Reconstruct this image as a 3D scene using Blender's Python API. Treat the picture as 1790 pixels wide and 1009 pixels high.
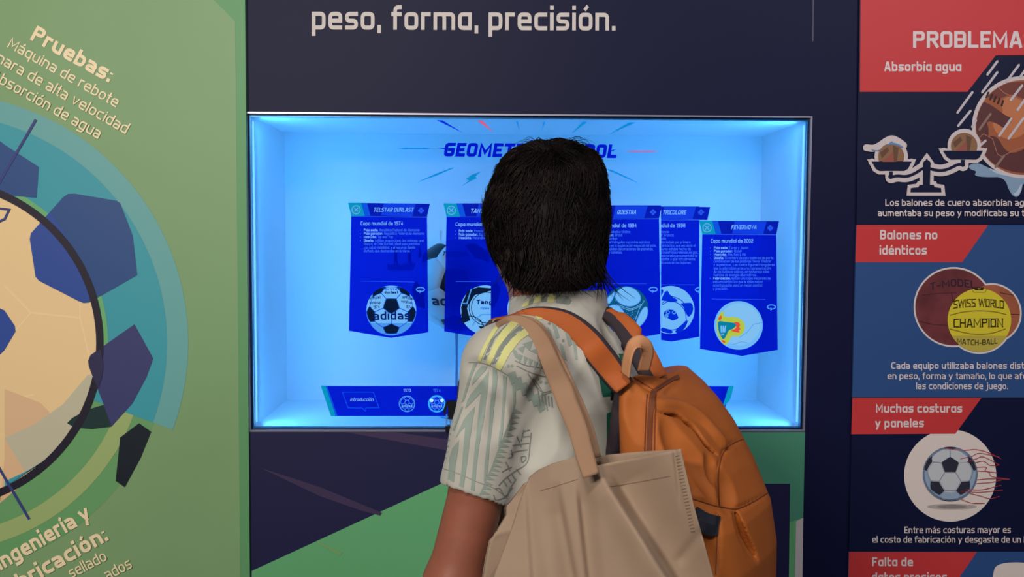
import bpy, bmesh, math, random
import numpy as np
from mathutils import Vector, Matrix
from mathutils.bvhtree import BVHTree
from mathutils.geometry import tessellate_polygon

scene = bpy.context.scene
for o in list(bpy.data.objects):
    bpy.data.objects.remove(o)
random.seed(7)
rng = np.random.default_rng(7)

# ------------------------------------------------------------------ camera
F_PX, IW, IH = 1600.0, 1790.0, 1009.0
CASE_Z = 1.41
CAM = np.array([-0.0904, -2.0388, CASE_Z + 0.0924])
YAW, PITCH, ROLL = 0.0248, -0.0607, 0.0048
_f = np.array([math.sin(YAW) * math.cos(PITCH), math.cos(YAW) * math.cos(PITCH), math.sin(PITCH)])
_r = np.array([math.cos(YAW), -math.sin(YAW), 0.0])
_u = np.cross(_r, _f)
CR = math.cos(ROLL) * _r + math.sin(ROLL) * _u
CU = -math.sin(ROLL) * _r + math.cos(ROLL) * _u
CF = _f
cam_data = bpy.data.cameras.new('camera')
cam_data.sensor_width = 36.0
cam_data.sensor_fit = 'HORIZONTAL'
cam_data.lens = 36.0 * F_PX / IW
cam_data.clip_start = 0.05
cam = bpy.data.objects.new('camera', cam_data)
scene.collection.objects.link(cam)
cam.matrix_world = Matrix(((CR[0], CU[0], -CF[0], CAM[0]), (CR[1], CU[1], -CF[1], CAM[1]),
                           (CR[2], CU[2], -CF[2], CAM[2]), (0, 0, 0, 1)))
scene.camera = cam

# ------------------------------------------------------------------ light and exposure
scene.view_settings.view_transform = 'Standard'
scene.view_settings.look = 'None'
scene.view_settings.exposure = 0.0
scene.view_settings.gamma = 1.0
scene.view_settings.use_curve_mapping = False
world = bpy.data.worlds.new('world')
scene.world = world
world.use_nodes = True
world.node_tree.nodes['Background'].inputs['Color'].default_value = (0.55, 0.52, 0.55, 1)
world.node_tree.nodes['Background'].inputs['Strength'].default_value = 0.10


def area(name, loc, target, sx, sy, power, color, spread=180):
    l = bpy.data.lights.new(name, 'AREA')
    l.shape = 'RECTANGLE'
    l.size, l.size_y = sx, sy
    l.energy = power
    l.color = color
    l.spread = math.radians(spread)
    o = bpy.data.objects.new(name, l)
    scene.collection.objects.link(o)
    o.location = loc
    d = Vector(target) - Vector(loc)
    o.rotation_euler = d.to_track_quat('-Z', 'Y').to_euler()
    return o


area('ceiling_lamp_warm', (-1.5, -3.3, 2.45), (-1.0, 0.0, 0.2), 1.0, 0.25, 66, (1.0, 0.90, 0.80))
area('ceiling_lamp_hall', (-0.45, -2.6, 2.85), (0.1, -0.6, 1.2), 0.35, 0.25, 25, (1.0, 0.91, 0.83))
area('ceiling_lamp_right', (1.5, -1.7, 2.75), (1.0, 0.0, 1.4), 0.8, 0.5, 13, (0.97, 0.92, 0.98))
BLUE = (0.065, 0.405, 1.0)

# ------------------------------------------------------------------ helpers


def lin(c):
    c = c / 255.0
    return c / 12.92 if c <= 0.04045 else ((c + 0.055) / 1.055) ** 2.4


MATS = {}


def M(name, rgb=None, rough=0.55, metal=0.0, noise=0.0, nscale=30.0, bump=0.0, bscale=200.0, spec=0.35, sheen=0.0):
    if name in MATS:
        return MATS[name]
    m = bpy.data.materials.new(name)
    m.use_nodes = True
    nt = m.node_tree
    b = nt.nodes['Principled BSDF']
    col = (lin(rgb[0]), lin(rgb[1]), lin(rgb[2]), 1)
    b.inputs['Base Color'].default_value = col
    b.inputs['Roughness'].default_value = rough
    b.inputs['Metallic'].default_value = metal
    b.inputs['Specular IOR Level'].default_value = spec
    if sheen:
        b.inputs['Sheen Weight'].default_value = sheen
    if noise or bump:
        tc = nt.nodes.new('ShaderNodeTexCoord')
    if noise:
        n = nt.nodes.new('ShaderNodeTexNoise')
        n.inputs['Scale'].default_value = nscale
        n.inputs['Detail'].default_value = 4
        r = nt.nodes.new('ShaderNodeValToRGB')
        r.color_ramp.elements[0].position = 0.3
        r.color_ramp.elements[1].position = 0.7
        r.color_ramp.elements[0].color = tuple(c * (1 - noise) for c in col[:3]) + (1,)
        r.color_ramp.elements[1].color = tuple(min(1, c * (1 + noise)) for c in col[:3]) + (1,)
        nt.links.new(tc.outputs['Object'], n.inputs['Vector'])
        nt.links.new(n.outputs['Fac'], r.inputs['Fac'])
        nt.links.new(r.outputs['Color'], b.inputs['Base Color'])
    if bump:
        n2 = nt.nodes.new('ShaderNodeTexNoise')
        n2.inputs['Scale'].default_value = bscale
        n2.inputs['Detail'].default_value = 3
        bp = nt.nodes.new('ShaderNodeBump')
        bp.inputs['Strength'].default_value = bump
        bp.inputs['Distance'].default_value = 0.002
        nt.links.new(tc.outputs['Object'], n2.inputs['Vector'])
        nt.links.new(n2.outputs['Fac'], bp.inputs['Height'])
        nt.links.new(bp.outputs['Normal'], b.inputs['Normal'])
    MATS[name] = m
    return m


def ME(name, rgb, strength=1.0, filt=None, mix=1.0):
    """screen pixel colour: emission, optionally letting the light behind through a colour filter"""
    if name in MATS:
        return MATS[name]
    m = bpy.data.materials.new(name)
    m.use_nodes = True
    nt = m.node_tree
    nt.nodes.clear()
    out = nt.nodes.new('ShaderNodeOutputMaterial')
    e = nt.nodes.new('ShaderNodeEmission')
    e.inputs['Color'].default_value = (lin(rgb[0]), lin(rgb[1]), lin(rgb[2]), 1)
    e.inputs['Strength'].default_value = strength
    if filt is None:
        nt.links.new(e.outputs[0], out.inputs[0])
    else:
        t = nt.nodes.new('ShaderNodeBsdfTransparent')
        t.inputs['Color'].default_value = tuple(filt) + (1,)
        mx = nt.nodes.new('ShaderNodeMixShader')
        mx.inputs['Fac'].default_value = mix
        nt.links.new(t.outputs[0], mx.inputs[1])
        nt.links.new(e.outputs[0], mx.inputs[2])
        nt.links.new(mx.outputs[0], out.inputs[0])
    MATS[name] = m
    return m


def glass_mat(name, tint, ior=1.25, rough=0.02):
    if name in MATS:
        return MATS[name]
    m = bpy.data.materials.new(name)
    m.use_nodes = True
    nt = m.node_tree
    nt.nodes.clear()
    out = nt.nodes.new('ShaderNodeOutputMaterial')
    t = nt.nodes.new('ShaderNodeBsdfTransparent')
    t.inputs['Color'].default_value = tuple(tint) + (1,)
    g = nt.nodes.new('ShaderNodeBsdfGlossy')
    g.inputs['Roughness'].default_value = rough
    fr = nt.nodes.new('ShaderNodeFresnel')
    fr.inputs['IOR'].default_value = ior
    mx = nt.nodes.new('ShaderNodeMixShader')
    nt.links.new(fr.outputs[0], mx.inputs[0])
    nt.links.new(t.outputs[0], mx.inputs[1])
    nt.links.new(g.outputs[0], mx.inputs[2])
    nt.links.new(mx.outputs[0], out.inputs[0])
    MATS[name] = m
    return m


def ray(px, py):
    d = CF + CR * ((px - IW / 2) / F_PX) - CU * ((py - IH / 2) / F_PX)
    return d


def at(px, py, y=0.0):
    """point of the vertical plane at depth y seen at photo pixel (px, py)"""
    d = ray(px, py)
    t = (y - CAM[1]) / d[1]
    return CAM + d * t


def att(px, py, t):
    return CAM + ray(px, py) * t


def to_px(p):
    d = np.asarray(p) - CAM
    k = F_PX / (d @ CF)
    return IW / 2 + k * (d @ CR), IH / 2 - k * (d @ CU)


class PB:
    """collects polygons of several materials into one mesh"""

    def __init__(s):
        s.v, s.f, s.mi, s.mats, s.k = [], [], [], [], 0

    def mat(s, m):
        if m not in s.mats:
            s.mats.append(m)
        return s.mats.index(m)

    def face(s, pts, m):
        n = len(s.v)
        s.v.extend([tuple(p) for p in pts])
        s.f.append(tuple(range(n, n + len(pts))))
        s.mi.append(s.mat(m))

    def mesh(s, verts, faces, m):
        n = len(s.v)
        k = s.mat(m)
        s.v.extend([tuple(p) for p in verts])
        for f in faces:
            s.f.append(tuple(i + n for i in f))
            s.mi.append(k)

    def px(s, pts, m, y):
        s.k += 1   # each printed shape lies a hair above the one before
        s.face([at(a, b, y - s.k * 3e-6) for a, b in pts], m)

    def tris(s, pts, faces, m, y):
        for f in faces: s.px([pts[i] for i in f], m, y)

    def pxs(s, polys, m, y):
        for p in polys:
            s.px(p, m, y)

    def box(s, lo, hi, m):
        x0, y0, z0 = lo
        x1, y1, z1 = hi
        v = [(x0, y0, z0), (x1, y0, z0), (x1, y1, z0), (x0, y1, z0), (x0, y0, z1), (x1, y0, z1), (x1, y1, z1), (x0, y1, z1)]
        s.mesh(v, [(3, 2, 1, 0), (4, 5, 6, 7), (0, 1, 5, 4), (1, 2, 6, 5), (2, 3, 7, 6), (3, 0, 4, 7)], m)

    def slab(s, pts, m, y0, y1):
        """polygon in photo pixels on plane y0 extruded straight back to y1"""
        a = [at(p, q, y0) for p, q in pts]
        b = [(p[0], y1, p[2]) for p in a]
        n = len(a)
        s.mesh(list(a) + b, [tuple(range(n)), tuple(range(2 * n - 1, n - 1, -1))] +
               [(i, i + n, (i + 1) % n + n, (i + 1) % n) for i in range(n)], m)

    def build(s, name, parent=None, smooth=False):
        me = bpy.data.meshes.new(name)
        me.from_pydata(s.v, [], s.f)
        for m in s.mats:
            me.materials.append(m)
        me.polygons.foreach_set('material_index', s.mi)
        if smooth:
            me.polygons.foreach_set('use_smooth', [True] * len(s.f))
        me.update()
        o = bpy.data.objects.new(name, me)
        scene.collection.objects.link(o)
        if parent is not None:
            par(o, parent)
        return o


def par(o, parent):
    o.parent = parent
    bpy.context.view_layer.update()
    o.matrix_parent_inverse = parent.matrix_world.inverted()


def tag(o, label=None, cat=None, group=None, kind=None):
    if label: o['label'] = label
    if cat: o['category'] = cat
    if group: o['group'] = group
    if kind: o['kind'] = kind
    return o


def empty(name, loc, label, cat, group=None):
    o = bpy.data.objects.new(name, None)
    scene.collection.objects.link(o)
    o.location = tuple(loc)
    o.empty_display_size = 0.05
    tag(o, label, cat, group)
    bpy.context.view_layer.update()
    return o


# ---- 2-D shapes in photo pixels
def circ(cx, cy, r, n=64, a0=0.0, a1=360.0, ry=None):
    ry = r if ry is None else ry
    full = abs(a1 - a0) >= 360
    k = n if full else n + 1
    return [(cx + r * math.cos(math.radians(a0 + (a1 - a0) * i / n)), cy + ry * math.sin(math.radians(a0 + (a1 - a0) * i / n))) for i in range(k)]


def ring(cx, cy, r0, r1, a0=0.0, a1=360.0, n=96):
    out = []
    for i in range(n):
        p, q = [math.radians(a0 + (a1 - a0) * j / n) for j in (i, i + 1)]
        out.append([(cx + r0 * math.cos(p), cy + r0 * math.sin(p)), (cx + r1 * math.cos(p), cy + r1 * math.sin(p)),
                    (cx + r1 * math.cos(q), cy + r1 * math.sin(q)), (cx + r0 * math.cos(q), cy + r0 * math.sin(q))])
    return out


def chaikin(pts, n=2, closed=True):
    for _ in range(n):
        q = []
        m = len(pts)
        rngk = range(m) if closed else range(m - 1)
        if not closed: q.append(pts[0])
        for i in rngk:
            a, b = pts[i], pts[(i + 1) % m]
            q.append(tuple(.75 * x + .25 * y for x, y in zip(a, b)))
            q.append(tuple(.25 * x + .75 * y for x, y in zip(a, b)))
        if not closed: q.append(pts[-1])
        pts = q
    return pts


def stroke(pts, w, closed=False, taper=False):
    """polyline -> quads with mitred joins"""
    pts = [np.array(p, float) for p in pts]
    n = len(pts)
    L, R = [], []
    for i in range(n):
        if closed:
            a, b = pts[i - 1], pts[(i + 1) % n]
        else:
            a, b = pts[max(i - 1, 0)], pts[min(i + 1, n - 1)]
        d0, d1 = pts[i] - a, b - pts[i]
        l0, l1 = np.linalg.norm(d0), np.linalg.norm(d1)
        d0 = d0 / l0 if l0 > 1e-9 else d1 / max(l1, 1e-9)
        d1 = d1 / l1 if l1 > 1e-9 else d0
        n0, n1 = np.array([-d0[1], d0[0]]), np.array([-d1[1], d1[0]])
        m = n0 + n1
        lm = np.linalg.norm(m)
        m = n0 if lm < 1e-6 else m / lm
        s = min(1.6, 1 / max(0.3, m @ n0)) * w / 2
        if taper:
            s *= max(0.05, math.sin(math.pi * i / (n - 1)))
        L.append(pts[i] + m * s)
        R.append(pts[i] - m * s)
    out = []
    for i in range(n if closed else n - 1):
        j = (i + 1) % n
        out.append([tuple(L[i]), tuple(L[j]), tuple(R[j]), tuple(R[i])])
    return out


def clipx(poly, x, keep):
    """clip a polygon: keep = +1 keeps points right of x, -1 left"""
    out = []
    n = len(poly)
    for i in range(n):
        a, b = poly[i], poly[(i + 1) % n]
        ia, ib = (a[0] - x) * keep >= 0, (b[0] - x) * keep >= 0
        if ia: out.append(a)
        if ia != ib:
            t = (x - a[0]) / (b[0] - a[0])
            out.append((x, a[1] + t * (b[1] - a[1])))
    return out


def clips(polys, lo=None, hi=None):
    r = []
    for p in polys:
        if lo is not None: p = clipx(p, lo, 1)
        if hi is not None and len(p) > 2: p = clipx(p, hi, -1)
        if len(p) > 2: r.append(p)
    return r


# ---- squarish display lettering drawn with strokes
GL = {
    'a': (.46, ['*1b!0b0x1x!']), 'b': (.46, ['0h0b', '*0b!1b1x0x!']), 'c': (.42, ['1x0x0b1b']), 'd': (.46, ['1h1b', '*1b!0b0x1x!']),
    'e': (.46, ['0m1m!1x0x0b1b']), 'f': (.30, ['3b3h1h', '0x1x']), 'g': (.46, ['*1b!0b0x1x!', '1x1d0d']), 'h': (.46, ['0h0b', '0x!1x1b']),
    'i': (.0, ['0b0x', '0I0J']), 'ı': (.0, ['0b0x']), 'j': (.2, ['1x1d0d', '1I1J']), 'l': (.0, ['0h0b']), 'm': (.82, ['0b0x!', '0x!5x5b', '5x!1x1b']),
    'n': (.46, ['0b0x!', '0x!1x1b']), 'o': (.46, ['*0b1b1x0x']), 'p': (.46, ['0x0d', '*0b!1b1x0x!']), 'q': (.46, ['1x1d', '*1b!0b0x1x!']),
    'r': (.27, ['0b0x!', '0x!1x']), 's': (.42, ['1x0x0m1m1b0b']), 't': (.26, ['0t0b1b', '0x1x']), 'u': (.46, ['0x0b1b!', '1x1b']),
    'v': (.46, ['0x!5b!1x!']), 'y': (.46, ['0x5b', '1x2d']), 'k': (.44, ['0h0b', '0m1x', '0m1b']), 'z': (.42, ['0x1x!0b!1b']),
    'A': (.54, ['0b!4h!6h!1b!', '2c8c']), 'B': (.5, ['*0b!1b1M!0M!', '*0M!1M!1h0h!']), 'C': (.48, ['1h0h0b1b']), 'D': (.5, ['*0b!1b1h0h!']),
    'E': (.42, ['1h0h!0b!1b', '0M8M']), 'F': (.42, ['1h0h!0b', '0M8M']), 'G': (.5, ['1h0h0b1b1M!5M']), 'H': (.52, ['0b0h', '1b1h', '0M1M']),
    'I': (.0, ['0b0h']), 'L': (.42, ['0h0b!1b']), 'M': (.68, ['0b0h!5c!1h!1b']), 'N': (.54, ['0b0h!1b!1h']), 'O': (.5, ['*0b1b1h0h']),
    'P': (.5, ['0b0h!1h1M0M']), 'Q': (.5, ['*0b1b1h0h', '6c1b']), 'R': (.5, ['0b0h!1h1M0M', '5M1b']), 'S': (.48, ['1h0h0M1M1b0b']),
    'T': (.5, ['0h1h', '5h5b']), 'U': (.5, ['0h0b1b1h']), 'V': (.54, ['0h!5b!1h!']), 'X': (.54, ['0h1b', '1h0b']),
    '0': (.46, ['*0b1b1h0h']), '1': (.2, ['0n1h!1b']), '2': (.44, ['0h1h1M0M0b!1b']), '3': (.44, ['0h1h1b0b', '2M1M']),
    '4': (.48, ['7b7h!0c!1c']), '7': (.44, ['0h1h!3b']), '8': (.46, ['*0b1b1h0h', '0M1M']), '9': (.46, ['1M0M0h1h1b0b']),
    'K': (.5, ['0b0h', '0M1h', '0M1b']), 'W': (.8, ['0h!2b5h8b!1h']), 'J': (.4, ['1h1b0b']), 'Y': (.54, ['0h5M1h', '5M5b']), 'Z': (.46, ['0h1h!0b!1b']),
    'x': (.44, ['0x1b', '1x0b']), 'w': (.7, ['0x!2b5x8b!1x']), '5': (.44, ['1h0h!0M!1M1b0b']), '6': (.46, ['1h0h0b1b1M0M!']), '&': (.5, ['1b2h5h5M0c0b5b1c']),
    "'": (.0, ['0I0h']), '(': (.12, ['1h0M1b']), ')': (.12, ['0h1M0b']),
    ',': (.0, ['0k0,']), '.': (.0, ['0;0k']), ':': (.0, ['0;0k', '0p0x']), '-': (.3, ['0m1m']),
}
GR_ = {'a': (.44, ['0x1x1b!', '1m!0m0b1b!']), 't': (.22, ['5t5b1b', '0x1x']), 'y': (.46, ['0x5b', '1x2d']), 'R': (.5, ['0b0h!1h1M0M', '5M1b'])}
ACC = {'á': 'a', 'é': 'e', 'í': 'ı', 'ó': 'o', 'ú': 'u', 'Í': 'I', 'Ú': 'U', 'ñ': 'n', 'Ñ': 'N'}


def squarish(text, th=0.15, xh=0.72, gap=0.13, space=0.34, rnd=0.15, serif=False):
    """list of polygons and total width, cap height = 1, baseline y = 0 (y up)"""
    polys = []
    x = 0.0
    Y = {'b': th / 2, 'x': xh - th / 2, 'h': 1 - th / 2, 'd': -0.26 + th / 2, 'm': xh / 2, 'M': 0.5, 'n': 0.78, 't': 0.92,
         'I': 0.84, 'J': 0.84 + th, 'c': 0.3, 'k': th + 0.02, 'p': xh - th, ',': -0.14, ';': 0.0}
    for ch in text:
        if ch == ' ':
            x += space
            continue
        base = ACC.get(ch, ch)
        w, paths = GR_.get(base, GL[base]) if rnd > 0.2 else GL[base]
        x0 = x + th / 2
        for p in paths:
            closed = p[0] == '*'
            if closed: p = p[1:]
            pts, sharp = [], []
            i = 0
            while i < len(p):
                cx, cy = p[i], p[i + 1]
                i += 2
                sh = i < len(p) and p[i] == '!'
                if sh: i += 1
                xx = {'0': 0.0, '1': 1.0}.get(cx, int(cx) / 10 if cx not in '01' else 0)
                yy = Y[cy]
                pts.append((x0 + xx * w, yy))
                sharp.append(sh)
            n = len(pts)
            if not closed and 'I' not in p and ch not in '.,:':  # open ends run out to the outline
                for e, nb in ((0, 1), (n - 1, n - 2)):
                    a, b = np.array(pts[e]), np.array(pts[nb])
                    pts[e] = tuple(a + (a - b) / max(1e-6, np.linalg.norm(a - b)) * th / 2)
            q = []
            for k in range(n):
                if sharp[k] or (not closed and k in (0, n - 1)):
                    q.append(pts[k])
                    continue
                a, b, c = np.array(pts[k - 1]), np.array(pts[k]), np.array(pts[(k + 1) % n])
                la, lc = np.linalg.norm(a - b), np.linalg.norm(c - b)
                r = min(rnd, la * .5, lc * .5)
                A, Cc = b + (a - b) / la * r, b + (c - b) / lc * r
                for t in (0, .25, .5, .75, 1):
                    q.append(tuple((1 - t) ** 2 * A + 2 * t * (1 - t) * b + t * t * Cc))
            polys += stroke(q, th, closed)
            if serif:
                for e in pts:
                    if e[1] < th or e[1] > 1 - th: polys.append([(e[0] - th * .85, 0 if e[1] < .5 else .94), (e[0] + th * .85, 0 if e[1] < .5 else .94), (e[0] + th * .85, .06 if e[1] < .5 else 1), (e[0] - th * .85, .06 if e[1] < .5 else 1)])
        if ch in 'áéíóúÍÚ':
            yb = 1.06 if ch in 'ÍÚ' else 0.82
            xc = x0 + w / 2
            polys += stroke([(xc - .05, yb), (xc + .1, yb + .18)], th * .85)
        if ch in 'ñÑ':
            polys += stroke([(x0 + w * .1, .86), (x0 + w * .9, .9)], th * .7)
        x += w + th + gap
    return polys, x - gap


def fit(pts, w, p0, p1, h, shear=0.0):
    """map text units (cap height 1, width w) to pixels: baseline p0-p1, cap height h px"""
    dx, dy = (p1[0] - p0[0]) / w, (p1[1] - p0[1]) / w
    L = math.hypot(dx, dy)
    nx, ny = dy / L * h, -dx / L * h
    return [(p0[0] + (a + b * shear * h / (L * 1)) * dx + b * nx, p0[1] + (a + b * shear * h / L) * dy + b * ny) for a, b in pts]


def sq_text(pb, text, p0, p1, h, m, y, th=0.16, shear=0.0, lo=None, hi=None, xh=0.72, gap=0.13, rnd=0.15, serif=False, warp=None):
    polys, w = squarish(text, th, xh, gap, rnd=rnd, serif=serif)
    polys = [fit(p, w, p0, p1, h, shear) for p in polys]
    if warp: polys = [[warp(*a) for a in p] for p in polys]
    if lo is not None or hi is not None: polys = clips(polys, lo, hi)
    pb.pxs(polys, m, y)


def pl_text(pb, text, p0, p1, h, m, y, bold=0.0, warp=None, serif=False):
    """rounder running text"""
    sq_text(pb, text, p0, p1, h, m, y, th=0.115 + bold * 3, xh=0.73, gap=0.12, rnd=0.24, warp=warp, serif=serif)


def pl_auto(pb, text, p0, h, k, m, y, bold=0.0, align='l', ang=0.0, shear=0.0, rnd=0.24, lo=None, hi=None):
    """running text with horizontal stretch k, anchored at its left, centre or right end"""
    th = 0.115 + bold * 3
    polys, w = squarish(text, th, 0.73, 0.12, rnd=rnd)
    a = math.radians(ang)
    W_ = w * h * k
    o = {'l': 0, 'c': W_ / 2, 'r': W_}[align]
    q0 = (p0[0] - o * math.cos(a), p0[1] - o * math.sin(a))
    q1 = (q0[0] + W_ * math.cos(a), q0[1] + W_ * math.sin(a))
    pb.pxs(clips([fit(p, w, q0, q1, h, shear) for p in polys], lo, hi), m, y)


# ---- football geometry
def football_faces():
    bm = bmesh.new()
    bmesh.ops.create_icosphere(bm, subdivisions=1, radius=1.0)
    bmesh.ops.bevel(bm, geom=list(bm.verts), offset=100 / 3, offset_type='PERCENT', affect='VERTICES', segments=1, profile=0.5)
    bm.verts.ensure_lookup_table()
    fs = [[np.array(v.co) for v in f.verts] for f in bm.faces]
    bm.free()
    return fs


FB = football_faces()


def ball_rot(tilt_x=0.0, tilt_z=0.0, roll=0.0):
    """rotation that turns a pentagon to the viewer (viewer along -y), pentagon point down at roll 0"""
    pent = [f for f in FB if len(f) == 5][0]
    c = sum(pent) / 5
    c = c / np.linalg.norm(c)
    y = -c
    vtx = pent[0] - c * (pent[0] @ c)
    z = -vtx / np.linalg.norm(vtx)
    x = np.cross(y, z)
    A = np.stack([x, y, z])
    a, b, g = math.radians(tilt_x), math.radians(tilt_z), math.radians(roll)
    Ry = np.array([[math.cos(g), 0, math.sin(g)], [0, 1, 0], [-math.sin(g), 0, math.cos(g)]])
    Rx = np.array([[1, 0, 0], [0, math.cos(a), -math.sin(a)], [0, math.sin(a), math.cos(a)]])
    Rz = np.array([[math.cos(b), -math.sin(b), 0], [math.sin(b), math.cos(b), 0], [0, 0, 1]])
    return Rz @ Rx @ Ry @ A


def ball_2d(R, shrink=1.0):
    """visible pieces of the ball as polygons in the unit disc: (n_sides, polygon)"""
    out = []
    for f in FB:
        c = sum(f) / len(f)
        pts = [R @ (c + (p - c) * shrink) for p in f]
        dense = []
        for i in range(len(pts)):
            for t in np.linspace(0, 1, 9)[:-1]:
                q = pts[i] * (1 - t) + pts[(i + 1) % len(pts)] * t
                dense.append(q / np.linalg.norm(q))
        if max(-q[1] for q in dense) < 0.05: continue
        poly = []
        for q in dense:
            p2 = np.array([q[0], q[2]])
            if q[1] > 0: p2 = p2 / max(1e-6, np.linalg.norm(p2))
            poly.append((p2[0], p2[1]))
        out.append((len(f), poly))
    return out


# ---- solid modelling: distance fields meshed with surface nets
class Field:
    def __init__(s, lo, hi, h):
        s.lo, s.h = np.array(lo, float), h
        s.n = np.ceil((np.array(hi) - s.lo) / h).astype(int) + 1
        s.ax = [s.lo[i] + h * np.arange(s.n[i]) for i in range(3)]
        s.v = np.full(tuple(s.n), 1.0, np.float32)

    def _sl(s, lo, hi):
        r = []
        for i in range(3):
            a = int(np.clip(math.floor((lo[i] - s.lo[i]) / s.h), 0, s.n[i]))
            b = int(np.clip(math.ceil((hi[i] - s.lo[i]) / s.h) + 1, 0, s.n[i]))
            r.append(slice(a, b))
        return tuple(r)

    def op(s, fn, lo, hi, k=0.0, mode='add'):
        sl = s._sl(np.array(lo) - k - 3 * s.h, np.array(hi) + k + 3 * s.h)
        x = s.ax[0][sl[0]][:, None, None].astype(np.float32)
        y = s.ax[1][sl[1]][None, :, None].astype(np.float32)
        z = s.ax[2][sl[2]][None, None, :].astype(np.float32)
        if x.size == 0 or y.size == 0 or z.size == 0: return
        d = fn(x, y, z)
        a = s.v[sl]
        if mode == 'add':
            if k > 0:
                hh = np.clip(0.5 + 0.5 * (a - d) / k, 0, 1)
                s.v[sl] = a * (1 - hh) + d * hh - k * hh * (1 - hh)
            else:
                s.v[sl] = np.minimum(a, d)
        else:
            d = -d
            if k > 0:
                hh = np.clip(0.5 - 0.5 * (a - d) / k, 0, 1)
                s.v[sl] = a * (1 - hh) + d * hh + k * hh * (1 - hh)
            else:
                s.v[sl] = np.maximum(a, d)

    def cone(s, a, b, ra, rb, k=0.02, mode='add'):
        a, b = np.array(a, float), np.array(b, float)
        ba = b - a
        L2 = max(1e-9, ba @ ba)

        def fn(x, y, z):
            px, py, pz = x - a[0], y - a[1], z - a[2]
            t = np.clip((px * ba[0] + py * ba[1] + pz * ba[2]) / L2, 0, 1)
            return np.sqrt((px - t * ba[0]) ** 2 + (py - t * ba[1]) ** 2 + (pz - t * ba[2]) ** 2) - (ra + (rb - ra) * t)
        r = max(ra, rb)
        s.op(fn, np.minimum(a, b) - r, np.maximum(a, b) + r, k, mode)

    def chain(s, pts, rs, k=0.02, mode='add'):
        for i in range(len(pts) - 1):
            s.cone(pts[i], pts[i + 1], rs[i], rs[i + 1], k, mode)

    def ell(s, c, ax, rad, k=0.02, mode='add'):
        c = np.array(c, float)
        A = [np.array(a, float) for a in ax]

        def fn(x, y, z):
            p = [(x - c[0]) * a[0] + (y - c[1]) * a[1] + (z - c[2]) * a[2] for a in A]
            k0 = np.sqrt(sum((p[i] / rad[i]) ** 2 for i in range(3)))
            k1 = np.sqrt(sum((p[i] / rad[i] ** 2) ** 2 for i in range(3)))
            return k0 * (k0 - 1) / np.maximum(k1, 1e-6)
        r = max(rad)
        s.op(fn, c - r, c + r, k, mode)

    def loft(s, org, ax, levels, k=0.02, power=2.0, mode='add', disp=None):
        """levels: (z, c0, c1, half0, half1) ; section axes ax[0], ax[1] (horizontal)"""
        org = np.array(org, float)
        lv = np.array(levels, float)
        lv = lv[np.argsort(lv[:, 0])]

        def fn(x, y, z):
            p = (x - org[0]) * ax[0][0] + (y - org[1]) * ax[0][1]
            q = (x - org[0]) * ax[1][0] + (y - org[1]) * ax[1][1]
            zz = z - org[2]
            zi = np.clip(zz, lv[0, 0], lv[-1, 0])
            I = lambda c: np.interp(zi.ravel(), lv[:, 0], lv[:, c]).reshape(zi.shape).astype(np.float32)
            c0, c1, h0, h1 = I(1), I(2), I(3), I(4)
            m = np.minimum(h0, h1)
            e = (np.abs((p - c0) / h0) ** power + np.abs((q - c1) / h1) ** power) ** (1.0 / power)
            d = (e - 1) * m
            d = np.where(np.abs(zz - zi) > 0, np.sqrt(np.maximum(d, 0) ** 2 + (zz - zi) ** 2), d)
            dz = np.maximum(lv[0, 0] - zz, zz - lv[-1, 0])
            d = np.maximum(d, dz)
            if disp is not None: d = d + disp(p, q, zz)
            return d
        r = max(np.abs(lv[:, 1]).max() + lv[:, 3].max(), np.abs(lv[:, 2]).max() + lv[:, 4].max()) * 1.42
        s.op(fn, (org[0] - r, org[1] - r, org[2] + lv[0, 0]), (org[0] + r, org[1] + r, org[2] + lv[-1, 0]), k, mode)

    def cut(s, point, normal, k=0.0, lo=None, hi=None):
        """remove the half-space that normal points to"""
        p, n = np.array(point, float), np.array(normal, float)
        n = n / np.linalg.norm(n)
        fn = lambda x, y, z: -((x - p[0]) * n[0] + (y - p[1]) * n[1] + (z - p[2]) * n[2])
        s.op(fn, s.lo if lo is None else lo, s.lo + s.h * s.n if hi is None else hi, k, 'sub')

    def nets(s):
        v = s.v
        ins = v < 0
        c = [ins[i:ins.shape[0] - 1 + i, j:ins.shape[1] - 1 + j, k:ins.shape[2] - 1 + k] for i in (0, 1) for j in (0, 1) for k in (0, 1)]
        tot = sum(a.astype(np.int8) for a in c)
        act = (tot > 0) & (tot < 8)
        idx = np.argwhere(act)
        num = np.full(act.shape, -1, np.int64)
        num[act] = np.arange(len(idx))
        off = [(i, j, k) for i in (0, 1) for j in (0, 1) for k in (0, 1)]
        val = np.stack([v[idx[:, 0] + o[0], idx[:, 1] + o[1], idx[:, 2] + o[2]] for o in off], 1)
        acc = np.zeros((len(idx), 3))
        cnt = np.zeros(len(idx))
        for a in range(8):
            for b in range(a + 1, 8):
                d = np.array(off[b]) - np.array(off[a])
                if np.abs(d).sum() != 1: continue
                m = (val[:, a] < 0) != (val[:, b] < 0)
                t = val[m, a] / (val[m, a] - val[m, b])
                acc[m] += np.array(off[a]) + t[:, None] * d
                cnt[m] += 1
        P = s.lo + s.h * (idx + acc / np.maximum(cnt, 1)[:, None])
        quads = []
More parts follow.
